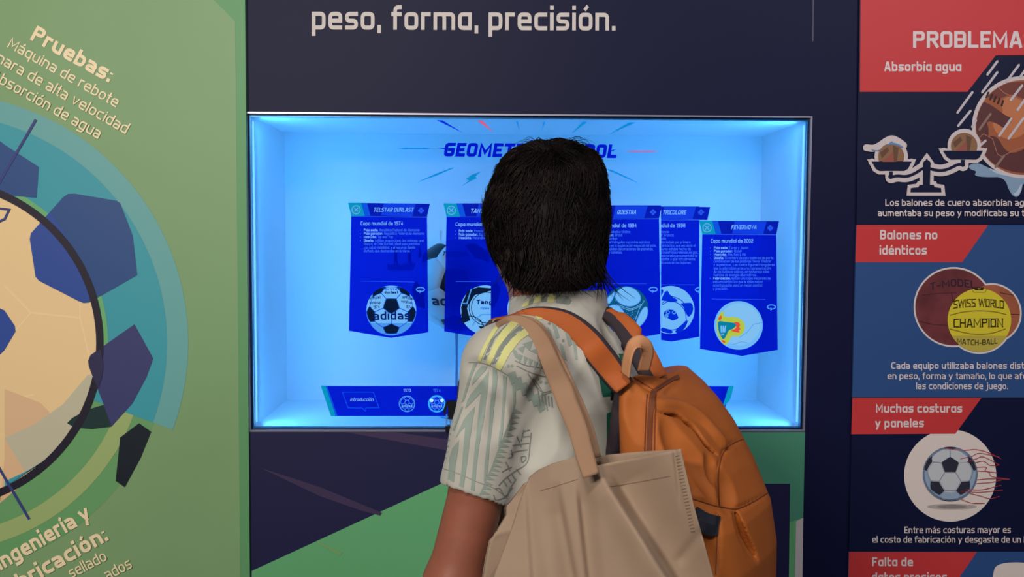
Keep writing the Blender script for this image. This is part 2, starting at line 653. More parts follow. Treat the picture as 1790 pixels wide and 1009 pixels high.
        for axis in range(3):
            a = [slice(None)] * 3
            b = [slice(None)] * 3
            a[axis], b[axis] = slice(0, -1), slice(1, None)
            A, B = ins[tuple(a)], ins[tuple(b)]
            e = np.argwhere(A != B)
            o1, o2 = [(1, 2), (2, 0), (0, 1)][axis]
            ok = (e[:, o1] > 0) & (e[:, o2] > 0) & (e[:, o1] < ins.shape[o1] - 1) & (e[:, o2] < ins.shape[o2] - 1)
            e = e[ok]
            q = []
            for d1, d2 in ((-1, -1), (0, -1), (0, 0), (-1, 0)):
                k = e.copy()
                k[:, o1] += d1
                k[:, o2] += d2
                q.append(num[k[:, 0], k[:, 1], k[:, 2]])
            q = np.stack(q, 1)
            fl = ~A[e[:, 0], e[:, 1], e[:, 2]]
            q[fl] = q[fl][:, ::-1]
            quads.append(q)
        return P, np.concatenate(quads)


def relax(P, Q, it=2, lam=0.5):
    n = len(P)
    E = np.concatenate([Q[:, [0, 1]], Q[:, [1, 2]], Q[:, [2, 3]], Q[:, [3, 0]]])
    for _ in range(it):
        acc = np.zeros_like(P)
        cnt = np.zeros(n)
        for a, b in ((0, 1), (1, 0)):
            for c in range(3):
                acc[:, c] += np.bincount(E[:, a], P[E[:, b], c], n)
            cnt += np.bincount(E[:, a], minlength=n)
        P = P + lam * (acc / np.maximum(cnt, 1)[:, None] - P)
    return P


def quad_mesh(name, P, Q, mats, parent=None, extra=None):
    """extra: list of (verts, faces, material) joined into the same mesh"""
    verts = [tuple(p) for p in P]
    faces = [tuple(int(i) for i in q) for q in Q]
    mi = [0] * len(faces)
    ml = [mats]
    for ev, ef, em in (extra or []):
        n = len(verts)
        if em not in ml: ml.append(em)
        k = ml.index(em)
        verts += [tuple(p) for p in ev]
        faces += [tuple(i + n for i in f) for f in ef]
        mi += [k] * len(ef)
    me = bpy.data.meshes.new(name)
    me.from_pydata(verts, [], faces)
    for m in ml: me.materials.append(m)
    me.polygons.foreach_set('material_index', mi)
    me.polygons.foreach_set('use_smooth', [True] * len(faces))
    me.update()
    o = bpy.data.objects.new(name, me)
    scene.collection.objects.link(o)
    if parent is not None: par(o, parent)
    return o


def bvh_of(P, Q):
    return BVHTree.FromPolygons([tuple(p) for p in P], [tuple(int(i) for i in q) for q in Q])


def hit(bvh, px, py):
    d = Vector(ray(px, py)).normalized()
    loc, nor, idx, dist = bvh.ray_cast(Vector(CAM), d)
    if loc is None: return None
    if nor.dot(d) > 0: nor = -nor
    return np.array(loc), np.array(nor)


def decal(bvh, poly, m, lift=0.0012, step=7.0):
    """printed shape: a pixel polygon laid onto the cloth surface behind it"""
    bm = bmesh.new()
    vs = [bm.verts.new((p[0], p[1], 0)) for p in poly]
    try:
        bm.faces.new(vs)
    except ValueError:
        bm.free()
        return None
    bm.normal_update()
    bmesh.ops.triangulate(bm, faces=bm.faces[:])
    for _ in range(5):
        es = [e for e in bm.edges if e.calc_length() > step]
        if not es: break
        bmesh.ops.subdivide_edges(bm, edges=es, cuts=1, use_grid_fill=False)
        bmesh.ops.triangulate(bm, faces=[f for f in bm.faces if len(f.verts) > 3])
    bm.verts.index_update()
    V, ok = [], []
    for v in bm.verts:
        h = hit(bvh, v.co.x, v.co.y)
        ok.append(h is not None)
        V.append(h[0] + h[1] * lift if h is not None else np.zeros(3))
    F = []
    for f in bm.faces:
        ids = [v.index for v in f.verts]
        if all(ok[i] for i in ids):
            dd = [np.linalg.norm(V[ids[i]] - V[ids[(i + 1) % 3]]) for i in range(3)]
            if max(dd) < 0.035: F.append(tuple(ids[::-1]))
    bm.free()
    return (V, F, m)


def tube(pb, pts, r, m, n=8, closed=False, flat=None):
    """tube along 3-D points; r number or list"""
    pts = [np.array(p, float) for p in pts]
    k = len(pts)
    rs = r if isinstance(r, (list, tuple)) else [r] * k
    up = None
    V, Fc = [], []
    for i in range(k):
        d = pts[(i + 1) % k if closed else min(i + 1, k - 1)] - pts[i - 1 if closed else max(i - 1, 0)]
        d = d / max(1e-9, np.linalg.norm(d))
        if up is None:
            up = np.array([0, 0, 1.0]) if abs(d[2]) < .9 else np.array([1.0, 0, 0])
        a = np.cross(d, up)
        a = a / max(1e-9, np.linalg.norm(a))
        b = np.cross(a, d)
        up = b
        for j in range(n):
            t = 2 * math.pi * j / n
            V.append(pts[i] + (a * math.cos(t) + b * math.sin(t)) * rs[i])
    for i in range(k if closed else k - 1):
        for j in range(n):
            i2 = (i + 1) % k
            Fc.append((i * n + j, i * n + (j + 1) % n, i2 * n + (j + 1) % n, i2 * n + j))
    if not closed:
        Fc.append(tuple(range(n))[::-1])
        Fc.append(tuple(range((k - 1) * n, k * n)))
    pb.mesh(V, Fc, m)


def spline(pts, n=8):
    """Catmull-Rom through points"""
    pts = [np.array(p, float) for p in pts]
    P = [2 * pts[0] - pts[1]] + pts + [2 * pts[-1] - pts[-2]]
    out = []
    for i in range(1, len(P) - 2):
        for t in np.linspace(0, 1, n, endpoint=False):
            a, b, c, d = P[i - 1:i + 3]
            out.append(.5 * ((2 * b) + (-a + c) * t + (2 * a - 5 * b + 4 * c - d) * t * t + (-a + 3 * b - 3 * c + d) * t ** 3))
    out.append(pts[-1])
    return out


# ------------------------------------------------------------------ the setting
HW, HH = 0.625, 0.3535            # half size of the show case front
NAVY = M('navy_wall', (13, 18, 56), 0.55, noise=0.05, nscale=400, spec=0.2)
TEXTM = M('printed_light_grey', (212, 206, 204), 0.6)
wl = PB()
X0, X1, Z1, TH = -2.3, 2.3, 3.0, 0.04
za, zb = CASE_Z - HH, CASE_Z + HH
for lo, hi in (((X0, 0, 0), (-HW, TH, Z1)), ((HW, 0, 0), (X1, TH, Z1)), ((-HW, 0, zb), (HW, TH, Z1)), ((-HW, 0, 0), (HW, TH, za))):
    wl.box(lo, hi, NAVY)
wall = tag(wl.build('wall_back'), kind='structure')
tx = PB()
sq_text(tx, 'peso, forma, precisión.', (545, 51.5), (1076, 53.5), 43, TEXTM, -0.0012, th=0.165)
tag(tx.build('lettering', wall))
sm = PB()
sm.slab([(1421.2, -60), (1422.6, -60), (1421.6, 72), (1420.4, 72)], M('seam_edge', (96, 92, 110), 0.4), -0.0008, 0.001)
sm.build('panel_seam', wall)
fl = PB()
fl.box((X0, -4.0, -0.05), (X1, TH, 0), M('grey_carpet', (70, 68, 72), 0.9, noise=0.2, nscale=300))
tag(fl.build('floor'), kind='structure')
ce = PB()
ce.box((X0, -4.0, Z1), (X1, TH, Z1 + 0.05), M('dark_ceiling', (40, 40, 44), 0.9))
tag(ce.build('ceiling'), kind='structure')

# ------------------------------------------------------------------ green graphic board on the left
CX, CY = -108.0, 600.0
gb = empty('graphic_board', at(200, 1009, 0.0) * np.array([1, 1, 0]), 'large green printed board with half a football diagram, left of the blue show case', 'wall graphic')
G = lambda n, c, **k: M('print_' + n, c, 0.5, **k)
gy = -0.012
b = PB()
b.slab([(-420, -420), (426.5, -420), (428.2, 0), (436.6, 1009), (438.6, 1500), (-420, 1500)], G('border_green', (97, 158, 108)), gy, -0.0006)
b.build('backing', gb)
b = PB()
yy = gy - 0.0004
b.px([(-400, -400), (-30, -400), (374, 0), (411, 38), (416, 520), (420, 1009), (424, 1480), (-400, 1480)], G('leaf_green', (128, 166, 118), noise=0.03, nscale=3), yy)
b.build('green_field', gb)
b = PB()
b.pxs(ring(CX, CY, 398, 437, -140, 20.3), G('pale_blue', (106, 172, 172)), yy - 0.0004)
b.pxs(ring(CX, CY, 284, 400, -140, 20.3), G('teal', (62, 160, 176)), yy - 0.0004)
b.build('blue_ring', gb)
b = PB()
b.pxs(ring(CX, CY, 280, 402, 20.3, 120), G('mid_green', (107, 165, 108)), yy - 0.0003)
b.pxs(ring(CX, CY, 334, 364, 20.3, 120), G('light_green', (160, 184, 120)), yy - 0.0006)
b.pxs(ring(CX, CY, 286, 297, -62, 5), G('rim_green', (110, 180, 120)), yy - 0.0006)
b.build('green_ring', gb)
CREAM = G('cream', (240, 210, 158))
b = PB()
y2 = yy - 0.0008
b.px(circ(CX, CY, 276, 128), CREAM, y2)
seam = G('cream_line', (246, 218, 170))
for l in ([(8, 500), (54, 547), (140, 556)], [(54, 547), (8, 600)], [(140, 520), (140, 556), (160, 640)], [(8, 700), (60, 690)], [(8, 755), (95, 765)]):
    b.pxs(stroke(l, 3), seam, y2 - 0.0002)
b.px([(-300, 560), (8, 680), (70, 704), (86, 720), (95, 800), (0, 880), (-300, 880)][1:6] + [(8, 800)], G('cream_pink', (226, 190, 150)), y2 - 0.0003)
low = [(154, 655)] + [(CX + 276 * math.cos(math.radians(a)), CY + 276 * math.sin(math.radians(a))) for a in range(12, 60, 4)] + [(8, 766), (60, 742), (110, 707)]
b.px(low, G('cream_grey', (196, 194, 168)), y2 - 0.0005)
b.px([(8, 842), (50, 822), (96, 795), (CX + 276 * math.cos(math.radians(48)), CY + 276 * math.sin(math.radians(48))), (CX + 276 * math.cos(math.radians(60)), CY + 276 * math.sin(math.radians(60))), (8, 852)], G('teal', None), y2 - 0.0007)
b.build('ball_disc', gb)
b = PB()
y3 = y2 - 0.0007
PB1, PB2 = G('panel_blue', (44, 80, 138)), G('panel_bright_blue', (46, 78, 160))
b.px([(-60, 200), (8, 253), (68, 292), (64, 346), (30, 343), (-60, 330)], PB1, y3)
P2 = [(110, 345), (119, 339), (130, 338.5), (204, 351), (210, 355), (232, 412), (240, 481), (207, 500), (156, 529), (146, 530), (136, 526), (68, 491), (62, 484), (52, 418), (54, 408)]
b.px(P2, PB1, y3)
ins = [p for p in P2 if math.hypot(p[0] - CX, p[1] - CY) < 283]
b.px([(52, 418), (54, 408), (88, 370), (119, 418), (148, 480), (158, 520), (146, 530), (136, 526), (68, 491), (62, 484)], PB2, y3 - 0.0002)
P3 = [(235, 567), (268, 627), (256, 660), (232, 705), (195, 746), (181, 707), (155, 640), (154, 631), (158, 621)]
b.px(P3, G('panel_violet', (60, 64, 116)), y3)
b.px([(117, 740), (126, 731), (151, 717), (181, 708), (195, 746), (161, 750), (131, 748)], G('panel_dark_green', (26, 56, 56)), y3 - 0.0003)
b.px([(243, 740), (264, 755), (246, 800), (218, 852), (202, 841), (210, 765)], G('panel_black', (20, 32, 44)), y3)
b.px([(-40, 520), (8, 543), (26, 570), (27, 580), (8, 612), (-40, 660)], PB2, y3)
b.build('ball_panels', gb)
b = PB()
b.pxs(ring(CX, CY, 276, 289, -180, 180, 160), G('ring_black', (34, 30, 48)), y3 - 0.0006)
b.px([(158, 621), (176, 611), (181, 640), (178, 660), (172, 680), (164, 664), (155, 640), (154, 631)], G('panel_over_ring', (48, 46, 84)), y3 - 0.0009)
b.build('ball_outline', gb)
b = PB()
b.pxs(stroke([(62.5, 209), (8, 303), (-40, 386)], 4.6), G('line_blue', (56, 66, 130)), y3 - 0.001)
b.pxs(stroke([(51, 908), (8, 835), (-30, 770)], 4.6), G('line_blue', None), y3 - 0.001)
b.pxs(stroke([(-20, 362), (16, 366.5), (8, 383), (-20, 396)], 4), G('line_blue', None), y3 - 0.001)
b.build('pointer_lines', gb)
TXL = G('warm_lettering', (248, 230, 190))
b = PB()
y4 = yy - 0.0011
pl_text(b, 'Pruebas:', (52, 69), (190, 144.5), 28, TXL, y4, bold=0.03)
b.build('heading', gb)
b = PB()


def along(p1, ang, text, h, k, m, bold=0.0):
    pl_auto(b, text, p1, h, k, m, y4, bold, 'r', ang)


pl_text(b, 'Máquina de rebote', (12, 82), (202, 188), 19.5, TXL, y4, bold=0.004)
along((219, 234.5), 29.3, 'Cámara de alta velocidad', 20, 1.05, TXL, 0.004)
along((171, 243), 29.3, 'Absorción de agua', 20, 1.03, TXL, 0.004)
along((160.5, 906), -30, 'Ingeniería y', 29, 0.87, TXL, 0.03)
along((190.5, 944), -29.5, 'fabricación:', 29, 1.0, TXL, 0.03)
along((188, 979), -27.5, 'sellado', 20, 0.92, TXL, 0.004)
along((232, 992), -27.5, 'ados', 20, 0.92, TXL, 0.004)
b.build('caption', gb)

# ------------------------------------------------------------------ low graphic board below the case
lb = empty('graphic_board', at(900, 1009, 0.0) * np.array([1, 1, 0]), 'low navy and green printed board under the blue show case, behind the person', 'wall graphic')
ly = -0.005
b = PB()
b.slab([(436.6, 755.5), (1407.5, 754.5), (1402, 1009), (1392, 1500), (442, 1500)], G('board_navy', (28, 29, 72)), ly, -0.0006)
b.build('backing', lb)
b = PB()
GR = G('board_green', (100, 176, 122))
b.px([(440, 998.5), (900, 786.5), (1130, 690 + 66), (1407.2, 755.5), (1401.6, 1009), (1391.5, 1495), (443, 1495)], GR, ly - 0.0004)
GD = G('board_dark_green', (74, 146, 120))
b.px([(1130, 756), (1407.2, 755.5), (1405.6, 830), (1404, 905), (1130, 1000)], GD, ly - 0.0008)
b.build('green_field', lb)
b = PB()
MAUVE = G('mauve', (62, 50, 84))
b.px([(605, 756), (690, 756), (800, 771), (800, 791)], MAUVE, ly - 0.0004)
b.px([(455, 818), (560, 852), (640, 885), (668, 897), (665, 902), (632, 893), (560, 868)], MAUVE, ly - 0.0004)
b.px([(552, 948), (560, 948), (598, 966), (594, 972)], G('light_green_streak', (118, 170, 112)), ly - 0.0012)
b.build('streaks', lb)
b = PB()
b.px([(1300, 846), (1381, 846), (1379, 1009), (1376, 1300), (1300, 1300)], G('board_navy', None), ly - 0.0012)
b.px([(1391.5, 912), (1404.2, 905), (1402.5, 1009), (1397, 1300), (1383, 1300)], G('board_pale', (198, 192, 198)), ly - 0.0012)
b.build('block_shapes', lb)
# ------------------------------------------------------------------ the four problem panels on the right
PG = 'panels listing the problems of old footballs'
RED = M('print_red', (200, 58, 62), 0.5)
PNAVY = M('print_panel_navy', (12, 20, 56), 0.5, spec=0.25)
PBLUE = M('print_panel_blue', (46, 76, 132), 0.5)
TXR = M('print_lettering', (222, 210, 214), 0.55)
STICK = M('print_outline', (206, 196, 200), 0.55)
py0 = -0.006


def panel(pts, m, label):
    e = empty('problem_panel', at(pts[-1][0], pts[-1][1], 0.0), label, 'wall graphic', PG)
    b = PB()
    b.slab(pts, m, py0, -0.0006)
    b.build('backing', e)
    return e


def part(e, name, fn):
    b = PB()
    fn(b)
    return b.build(name, e)


y1, y2_, y3_, y4_ = py0 - 0.0004, py0 - 0.0008, py0 - 0.0012, py0 - 0.0016
# 1 absorbed water
p = panel([(1505.5, -200), (2100, -200), (2100, 392.5), (1497.2, 392.5)], PNAVY, 'topmost panel on the right wall, red heading, rain-soaked leather ball and balance scale')


def f(b):
    b.px([(1505.5, -199), (2099, -199), (2099, 95), (1740.5, 97), (1691, 160.5), (1503, 160.5)], RED, y1)


part(p, 'red_tab', f)


part(p, 'heading', lambda b: sq_text(b, 'PROBLEMAS', (1596, 83.5), (1810, 83.5), 29, TXR, y2_, th=0.185, gap=0.11))
part(p, 'heading', lambda b: sq_text(b, 'Absorbía agua', (1546, 124.5), (1680.5, 124.5), 17, TXR, y2_, th=0.19, gap=0.13))


def f(b):
    k = 320 / 807.0
    C = lambda l: [(1470 + x * k, y * k) for x, y in l]
    W1 = M('print_water', (132, 160, 190), 0.5)
    W2 = M('print_water_light', (176, 200, 220), 0.5)
    b.px(chaikin(C([(560, 730), (600, 715), (650, 740), (720, 770), (900, 775), (1100, 700), (1100, 800), (900, 830), (808, 790), (790, 860), (770, 872), (745, 850), (720, 780), (640, 782), (585, 775), (600, 755), (570, 748)]), 2), W1, y1)
    b.px(chaikin(C([(640, 735), (700, 760), (800, 768), (980, 740), (980, 750), (800, 782), (690, 772)]), 2), W2, y2_)
    b.px(chaikin(C([(755, 845), (770, 855), (800, 800), (795, 850), (770, 868)]), 1), W2, y2_)
    cx, cy, r = 1788.5, 222.5, 84.0
    b.px(circ(cx, cy, r + 5.5, 96), STICK, y2_ - 0.0001)
    b.px(circ(cx, cy + 0.5, r - 1, 96), M('print_leather', (160, 92, 62), 0.5), y2_ - 0.0003)
    L1, L2, L3 = M('print_leather_dark', (92, 52, 54), 0.5), M('print_leather_red', (116, 62, 56), 0.5), M('print_leather_light', (190, 120, 80), 0.5)
    for pts, m in (([(660, 390), (700, 372), (790, 358), (900, 380), (900, 430), (800, 440), (760, 410), (690, 440), (640, 430)], L2),
                   ([(700, 440), (760, 420), (830, 470), (850, 560), (760, 620), (690, 600), (660, 530), (720, 500)], L3),
                   ([(600, 440), (650, 455), (700, 490), (735, 515), (762, 520), (745, 545), (720, 570), (690, 545), (640, 530), (655, 580), (640, 640), (600, 600), (585, 520)], L1),
                   ([(640, 600), (690, 600), (720, 660), (760, 680), (840, 640), (900, 660), (900, 760), (780, 765), (700, 740), (640, 700), (615, 640)], L1),
                   ([(800, 560), (850, 540), (900, 560), (900, 620), (820, 620)], L2)):
        q = [(cx + (x - cx) * min(1, (r - 2) / max(1, math.hypot(x - cx, y - cy))), cy + (y - cy) * min(1, (r - 2) / max(1, math.hypot(x - cx, y - cy)))) for x, y in chaikin(C(pts), 2)]
        b.px(q, m, y3_)
    ln = M('print_leather_seam', (180, 120, 104), 0.5)
    b.pxs(stroke(C([(612, 605), (628, 590), (668, 612), (690, 680), (710, 690), (770, 660), (830, 640)]), 1.1), ln, y3_ - 0.0003)
    b.pxs(stroke(C([(690, 382), (720, 410), (790, 440), (840, 470)]), 1.1), ln, y3_ - 0.0003)
    lace = M('print_lace', (56, 36, 38), 0.5)
    for i in range(5):
        b.pxs(stroke(C([(652 + 16 * i, 405 + 9 * i), (640 + 17 * i, 432 + 9 * i)]), 3.4), lace, y3_ - 0.0004)


part(p, 'ball_picture', f)


def f(b):
    k = 320 / 807.0
    RN = M('print_rain', (196, 190, 200), 0.5)
    R2 = M('print_rain_faint', (140, 112, 106), 0.5)
    for a, c, w, z, q in ((645, 330, 690, 270, 0), (730, 360, 785, 286, 0), (790, 340, 830, 284, 0), (622, 408, 690, 318, 0), (513, 498, 580, 406, 0), (516, 556, 572, 488, 0),
                          (578, 560, 596, 530, 0), (610, 572, 660, 502, 1), (748, 442, 800, 376, 0), (778, 486, 810, 440, 0), (697, 600, 752, 522, 0), (738, 612, 806, 520, 0), (612, 644, 638, 620, 0), (682, 736, 720, 686, 1)):
        A, B = (1470 + a * k, c * k), (1470 + w * k, z * k)
        d = np.array(B) - np.array(A)
        n = np.array([-d[1], d[0]]) / np.linalg.norm(d) * 2.1
        d = d / np.linalg.norm(d) * 2.0
        A, B = np.array(A), np.array(B)
        b.px([tuple(A + n), tuple(A - d), tuple(A - n), tuple(B - n), tuple(B + d), tuple(B + n)], R2 if q else RN, y4_ - 0.0004)


part(p, 'rain_strokes', f)


def f(b):
    k = 290 / 1790.0
    C = lambda l: [(1500 + x * k, 230 + y * k) for x, y in l]
    yo, yi, yb = y4_ - 0.0006, y4_ - 0.0012, y4_ - 0.0018
    W = 38 * k * 2
    # white outline: the same shapes swollen
    def blob(pts, w, y, m, closed=True):
        b.pxs(stroke(pts, w, closed), m, y)
        for q in pts: b.px(circ(q[0], q[1], w / 2, 16), m, y)
    pans = [C([(150, 330), (575, 330), (540, 400), (500, 425), (230, 425), (190, 400)]), C([(920, 212), (1345, 212), (1310, 280), (1275, 302), (1000, 302), (955, 270)])]
    arm = chaikin(C([(355, 495), (420, 475), (520, 490), (620, 450), (690, 400), (745, 385), (800, 410), (900, 425), (990, 400), (1080, 350), (1130, 360)]), 2, False)
    stem_l, stem_r = C([(355, 430), (355, 480)]), C([(1130, 305), (1130, 365)])
    post = C([(700, 580), (700, 350), (742, 290), (782, 350), (775, 580)])
    base = C([(565, 655), (570, 610), (650, 600), (665, 575), (815, 575), (825, 600), (895, 610), (900, 655)])
    for pts in pans + [post, base]: blob(pts, W, yo, STICK); b.px(pts, STICK, yo)
    for pts in (arm, stem_l, stem_r): blob(pts, W + 8, yo - 0.0001, STICK, False)
    b.px(circ(*C([(1145, 150)])[0], 180 * k, 48), STICK, yo - 0.0002)
    b.px(circ(*C([(357, 268)])[0], 180 * k, 48), STICK, yo - 0.0002)
    spl = chaikin(C([(90, 175), (170, 185), (240, 150), (290, 110), (365, 70), (440, 110), (490, 150)]), 2, False)
    blob(spl, W, yo, STICK, False)
    N = PNAVY
    for pts in pans + [base]: b.px(pts, N, yi)
    b.px(post, N, yi)
    b.px(circ(*C([(742, 350)])[0], 42 * k, 24), N, yi)
    for c_ in pans: b.pxs(stroke([c_[0], c_[1]], 2.0), N, yi)
    for pts, w in ((arm, 5.0), (stem_l, 6.5), (stem_r, 6.5)): b.pxs(stroke(pts, w), N, yi - 0.0001)
    b.px(circ(*C([(352, 485)])[0], 26 * k, 20), N, yi)
    b.px(circ(*C([(1130, 355)])[0], 26 * k, 20), N, yi)
    LE, LD, LR = M('print_small_ball', (140, 104, 76), 0.5), M('print_small_ball_dark', (104, 74, 58), 0.5), M('print_small_ball_red', (150, 84, 74), 0.5)
    for (ox, oy, rr, flat) in ((357, 268, 140, 328), (1145, 155, 142, 210)):
        pts = [q for q in circ(ox, oy, rr, 64) if q[1] <= flat]
        pts = sorted(pts, key=lambda q: math.atan2(-(q[0] - ox), (q[1] - oy - 1e-3)))
        b.px(C(pts), LE, yb)
        b.px(C([(ox - 100, flat), (ox - 30, oy), (ox + 20, flat - 110), (ox + 50, flat)]), LR, yb - 0.0002)
        b.px(C([(ox + 20, oy - 120), (ox + 80, oy - 90), (ox + 60, flat), (ox + 30, flat)]), LD, yb - 0.0003)
        b.px(C([(ox - 120, oy - 40), (ox - 40, oy - 100), (ox - 20, oy - 60), (ox - 100, oy + 20)]), LD, yb - 0.0003)
    BL = M('print_splash', (96, 140, 190), 0.5)
    b.px(chaikin(C([(130, 180), (190, 205), (240, 195), (300, 160), (370, 95), (365, 115), (440, 135), (490, 165), (480, 180), (400, 140), (330, 140), (270, 180), (220, 210), (170, 210)]), 1), BL, yb - 0.0005)


part(p, 'balance_scale_icon', f)


part(p, 'caption', lambda b: pl_text(b, 'Los balones de cuero absorbían agua, lo que', (1547.5, 360), (1856, 360), 11.6, TXR, y4_, bold=0.012))
part(p, 'caption', lambda b: pl_text(b, 'aumentaba su peso y modificaba su trayectoria.', (1534.5, 378), (1865, 378), 11.6, TXR, y4_, bold=0.012))
# 2 different balls
p = panel([(1497.2, 393.2), (2100, 393.2), (2100, 694.8), (1490, 694.8)], PBLUE, 'blue panel with red heading and picture of yellow ball before two leather balls')
part(p, 'red_tab', lambda b: b.px([(1497.2, 393.4), (1727.5, 393.4), (1682, 458.5), (1495.2, 458.5)], RED, y1))


part(p, 'heading', lambda b: sq_text(b, 'Balones no', (1538.5, 418.5), (1638.5, 418.5), 16.5, TXR, y2_, th=0.19))
part(p, 'heading', lambda b: sq_text(b, 'idénticos', (1537.5, 445.5), (1620, 445.5), 16.5, TXR, y2_, th=0.19))


def f(b):
    WH = M('print_sticker_white', (216, 210, 212), 0.5)
    A, Bc, Cc = (1667, 537, 67), (1733, 548, 50), (1712, 560, 55.5)
    for c_ in (A, Bc): b.px(circ(c_[0], c_[1], c_[2] + 3, 80), WH, y1)
    b.px(circ(1712, 561, 58, 80), WH, y1 - 0.0001)
    b.px(circ(*A, 80), M('print_maroon_ball', (110, 52, 58), 0.5, noise=0.35, nscale=16), y2_)
    b.px(circ(*Bc, 80), M('print_tan_ball', (160, 92, 66), 0.5, noise=0.15, nscale=30), y2_)
    sd = M('print_maroon_seam', (70, 34, 44), 0.5)
    for l in ([(1612, 516), (1640, 513), (1672, 512)], [(1608, 562), (1630, 567), (1656, 569)], [(1663, 513), (1667, 530)], [(1748, 512), (1772, 516)], [(1764, 549), (1782, 550)]):
        b.pxs(stroke(l, 1.2), sd, y3_)
    pl_text(b, 'T-MODEL', (1626, 505), (1706, 501), 13, M('print_dark_ink', (48, 30, 50), 0.5), y3_, bold=0.01, warp=lambda x, y: (x, y + 0.0035 * (x - 1664) ** 2 - 2))
    b.px(circ(*Cc, 80), M('print_yellow_ball', (214, 200, 52), 0.5), y3_ - 0.0003)
    low_ = [q for q in circ(1712, 560, 55.3, 160) if q[1] > 586]
    b.px(low_, M('print_yellow_shade', (186, 172, 74), 0.5), y3_ - 0.0005)
    sy = M('print_yellow_seam', (132, 118, 30), 0.5)
    b.pxs(stroke(chaikin([(1661, 551), (1685, 545), (1712, 543), (1740, 545), (1759, 550)], 1, False), 1.6), sy, y4_ - 0.0004)
    b.pxs(stroke(chaikin([(1660, 575), (1690, 583), (1712, 585), (1735, 583), (1758, 575)], 1, False), 1.6), sy, y4_ - 0.0004)
    b.pxs(stroke([(1698, 504), (1702, 511), (1722, 511), (1726, 504)], .9), sy, y4_ - 0.0004)
    ink = M('print_black_ink', (40, 36, 20), 0.5)
    pl_text(b, 'SWISS WORLD', (1667, 540), (1755, 540), 14, ink, y4_ - 0.0006, bold=0.0, serif=True, warp=lambda x, y: (x, y - 3.5 + 0.0017 * (x - 1711) ** 2))
    pl_text(b, 'CHAMPION', (1667, 572.5), (1753.5, 572), 15.5, ink, y4_ - 0.0006, bold=0.0, serif=True)
    pl_text(b, 'MATCH-BALL', (1673, 601), (1744, 601), 9.5, ink, y4_ - 0.0006, warp=lambda x, y: (x, y + 2.5 - 0.0025 * (x - 1708) ** 2))
    b.px([(1704, 502.5), (1719, 502.5), (1719, 507), (1704, 507)], ink, y4_ - 0.0006)
    b.px([(1709, 504), (1714, 504), (1714, 505.6), (1709, 505.6)], M('print_gold', (200, 170, 60), 0.5), y4_ - 0.0008)


part(p, 'ball_picture', f)


part(p, 'caption', lambda b: pl_text(b, 'Cada equipo utilizaba balones distintos', (1558, 645), (1824, 645), 11.6, TXR, y2_, bold=0.012))
part(p, 'caption', lambda b: pl_text(b, 'en peso, forma y tamaño, lo que afectaba', (1551.5, 663), (1834, 663), 11.6, TXR, y2_, bold=0.012))
part(p, 'caption', lambda b: pl_text(b, 'las condiciones de juego.', (1601.5, 680.5), (1762, 680.5), 11.6, TXR, y2_, bold=0.012))
# 3 many seams
p = panel([(1490, 695.6), (2100, 695.6), (2100, 964.2), (1484, 964.2)], PNAVY, 'navy panel with red heading and football on a round pale disc')
part(p, 'pale_disc', lambda b: b.px(circ(1661, 831.5, 80.5, 96), M('print_pale_disc', (226, 216, 212), 0.5), y1))
part(p, 'red_tab', lambda b: b.px([(1490, 695.8), (1715.5, 695.8), (1670, 758.5), (1488, 759.5)], RED, y2_))


part(p, 'heading', lambda b: sq_text(b, 'Muchas costuras', (1531, 721.5), (1682, 721.5), 15.5, TXR, y3_, th=0.19))
part(p, 'heading', lambda b: sq_text(b, 'y paneles', (1530, 747.5), (1615, 747), 15.5, TXR, y3_, th=0.19))


def f(b):
    cx, cy, r = 1661, 829, 48
    sh = M('print_disc_shadow', (176, 168, 166), 0.5)
    b.px(circ(1664, 886, 26, 40, ry=3.2), M('print_disc_shadow_dark', (140, 134, 134), 0.5), y2_ - 0.0002)
    b.px(circ(1664, 886, 44, 40, ry=5), sh, y2_)
    b.px(circ(cx, cy, r, 80), M('print_ball_rim', (84, 112, 150), 0.5), y2_ - 0.0003)
    b.px(circ(cx, cy - 1, r - 3, 80), M('print_ball_blue', (150, 172, 198), 0.5), y2_ - 0.0004)
    b.px(circ(cx - 1, cy - 6, r - 10, 80), M('print_ball_grey', (196, 202, 210), 0.5), y2_ - 0.0005)
    R = ball_rot(-20, 0, 180)
    for n, poly in ball_2d(R, 0.97):
        if n == 5: b.px([(cx + a * r * .99, cy - c_ * r * .99) for a, c_ in poly], M('print_ball_black', (44, 48, 64), 0.5), y3_ - 0.0002)
        else: b.pxs(stroke([(cx + a * r * .97, cy - c_ * r * .97) for a, c_ in poly], .7, True), M('print_ball_seam', (132, 150, 176), 0.5), y3_)


part(p, 'ball_picture', f)


def f(b):
    k = 320 / 981.0
    C = lambda l: [(1470 + x * k, 680 + y * k) for x, y in l]
    m = M('print_crimson', (172, 50, 70), 0.5)
    for l in ([(560, 318), (650, 330), (720, 325), (790, 342), (858, 375)], [(640, 375), (700, 362), (745, 345), (850, 366)], [(675, 392), (725, 375), (765, 365), (850, 408)],
              [(720, 395), (765, 388), (800, 410), (850, 408)], [(725, 420), (780, 420), (775, 440), (840, 450)], [(735, 440), (790, 445), (810, 470), (905, 485)],
              [(730, 488), (800, 482), (905, 486)], [(725, 508), (800, 502), (860, 490)], [(670, 540), (760, 540), (860, 516)], [(640, 548), (740, 555), (868, 542)],
              [(690, 560), (750, 575), (800, 588), (850, 576)], [(640, 590), (700, 612), (770, 614)]):
        b.pxs(stroke([tuple(q) for q in spline(C(l), 6)], 1.15), m, y4_ - 0.0002)


part(p, 'loose_threads', f)


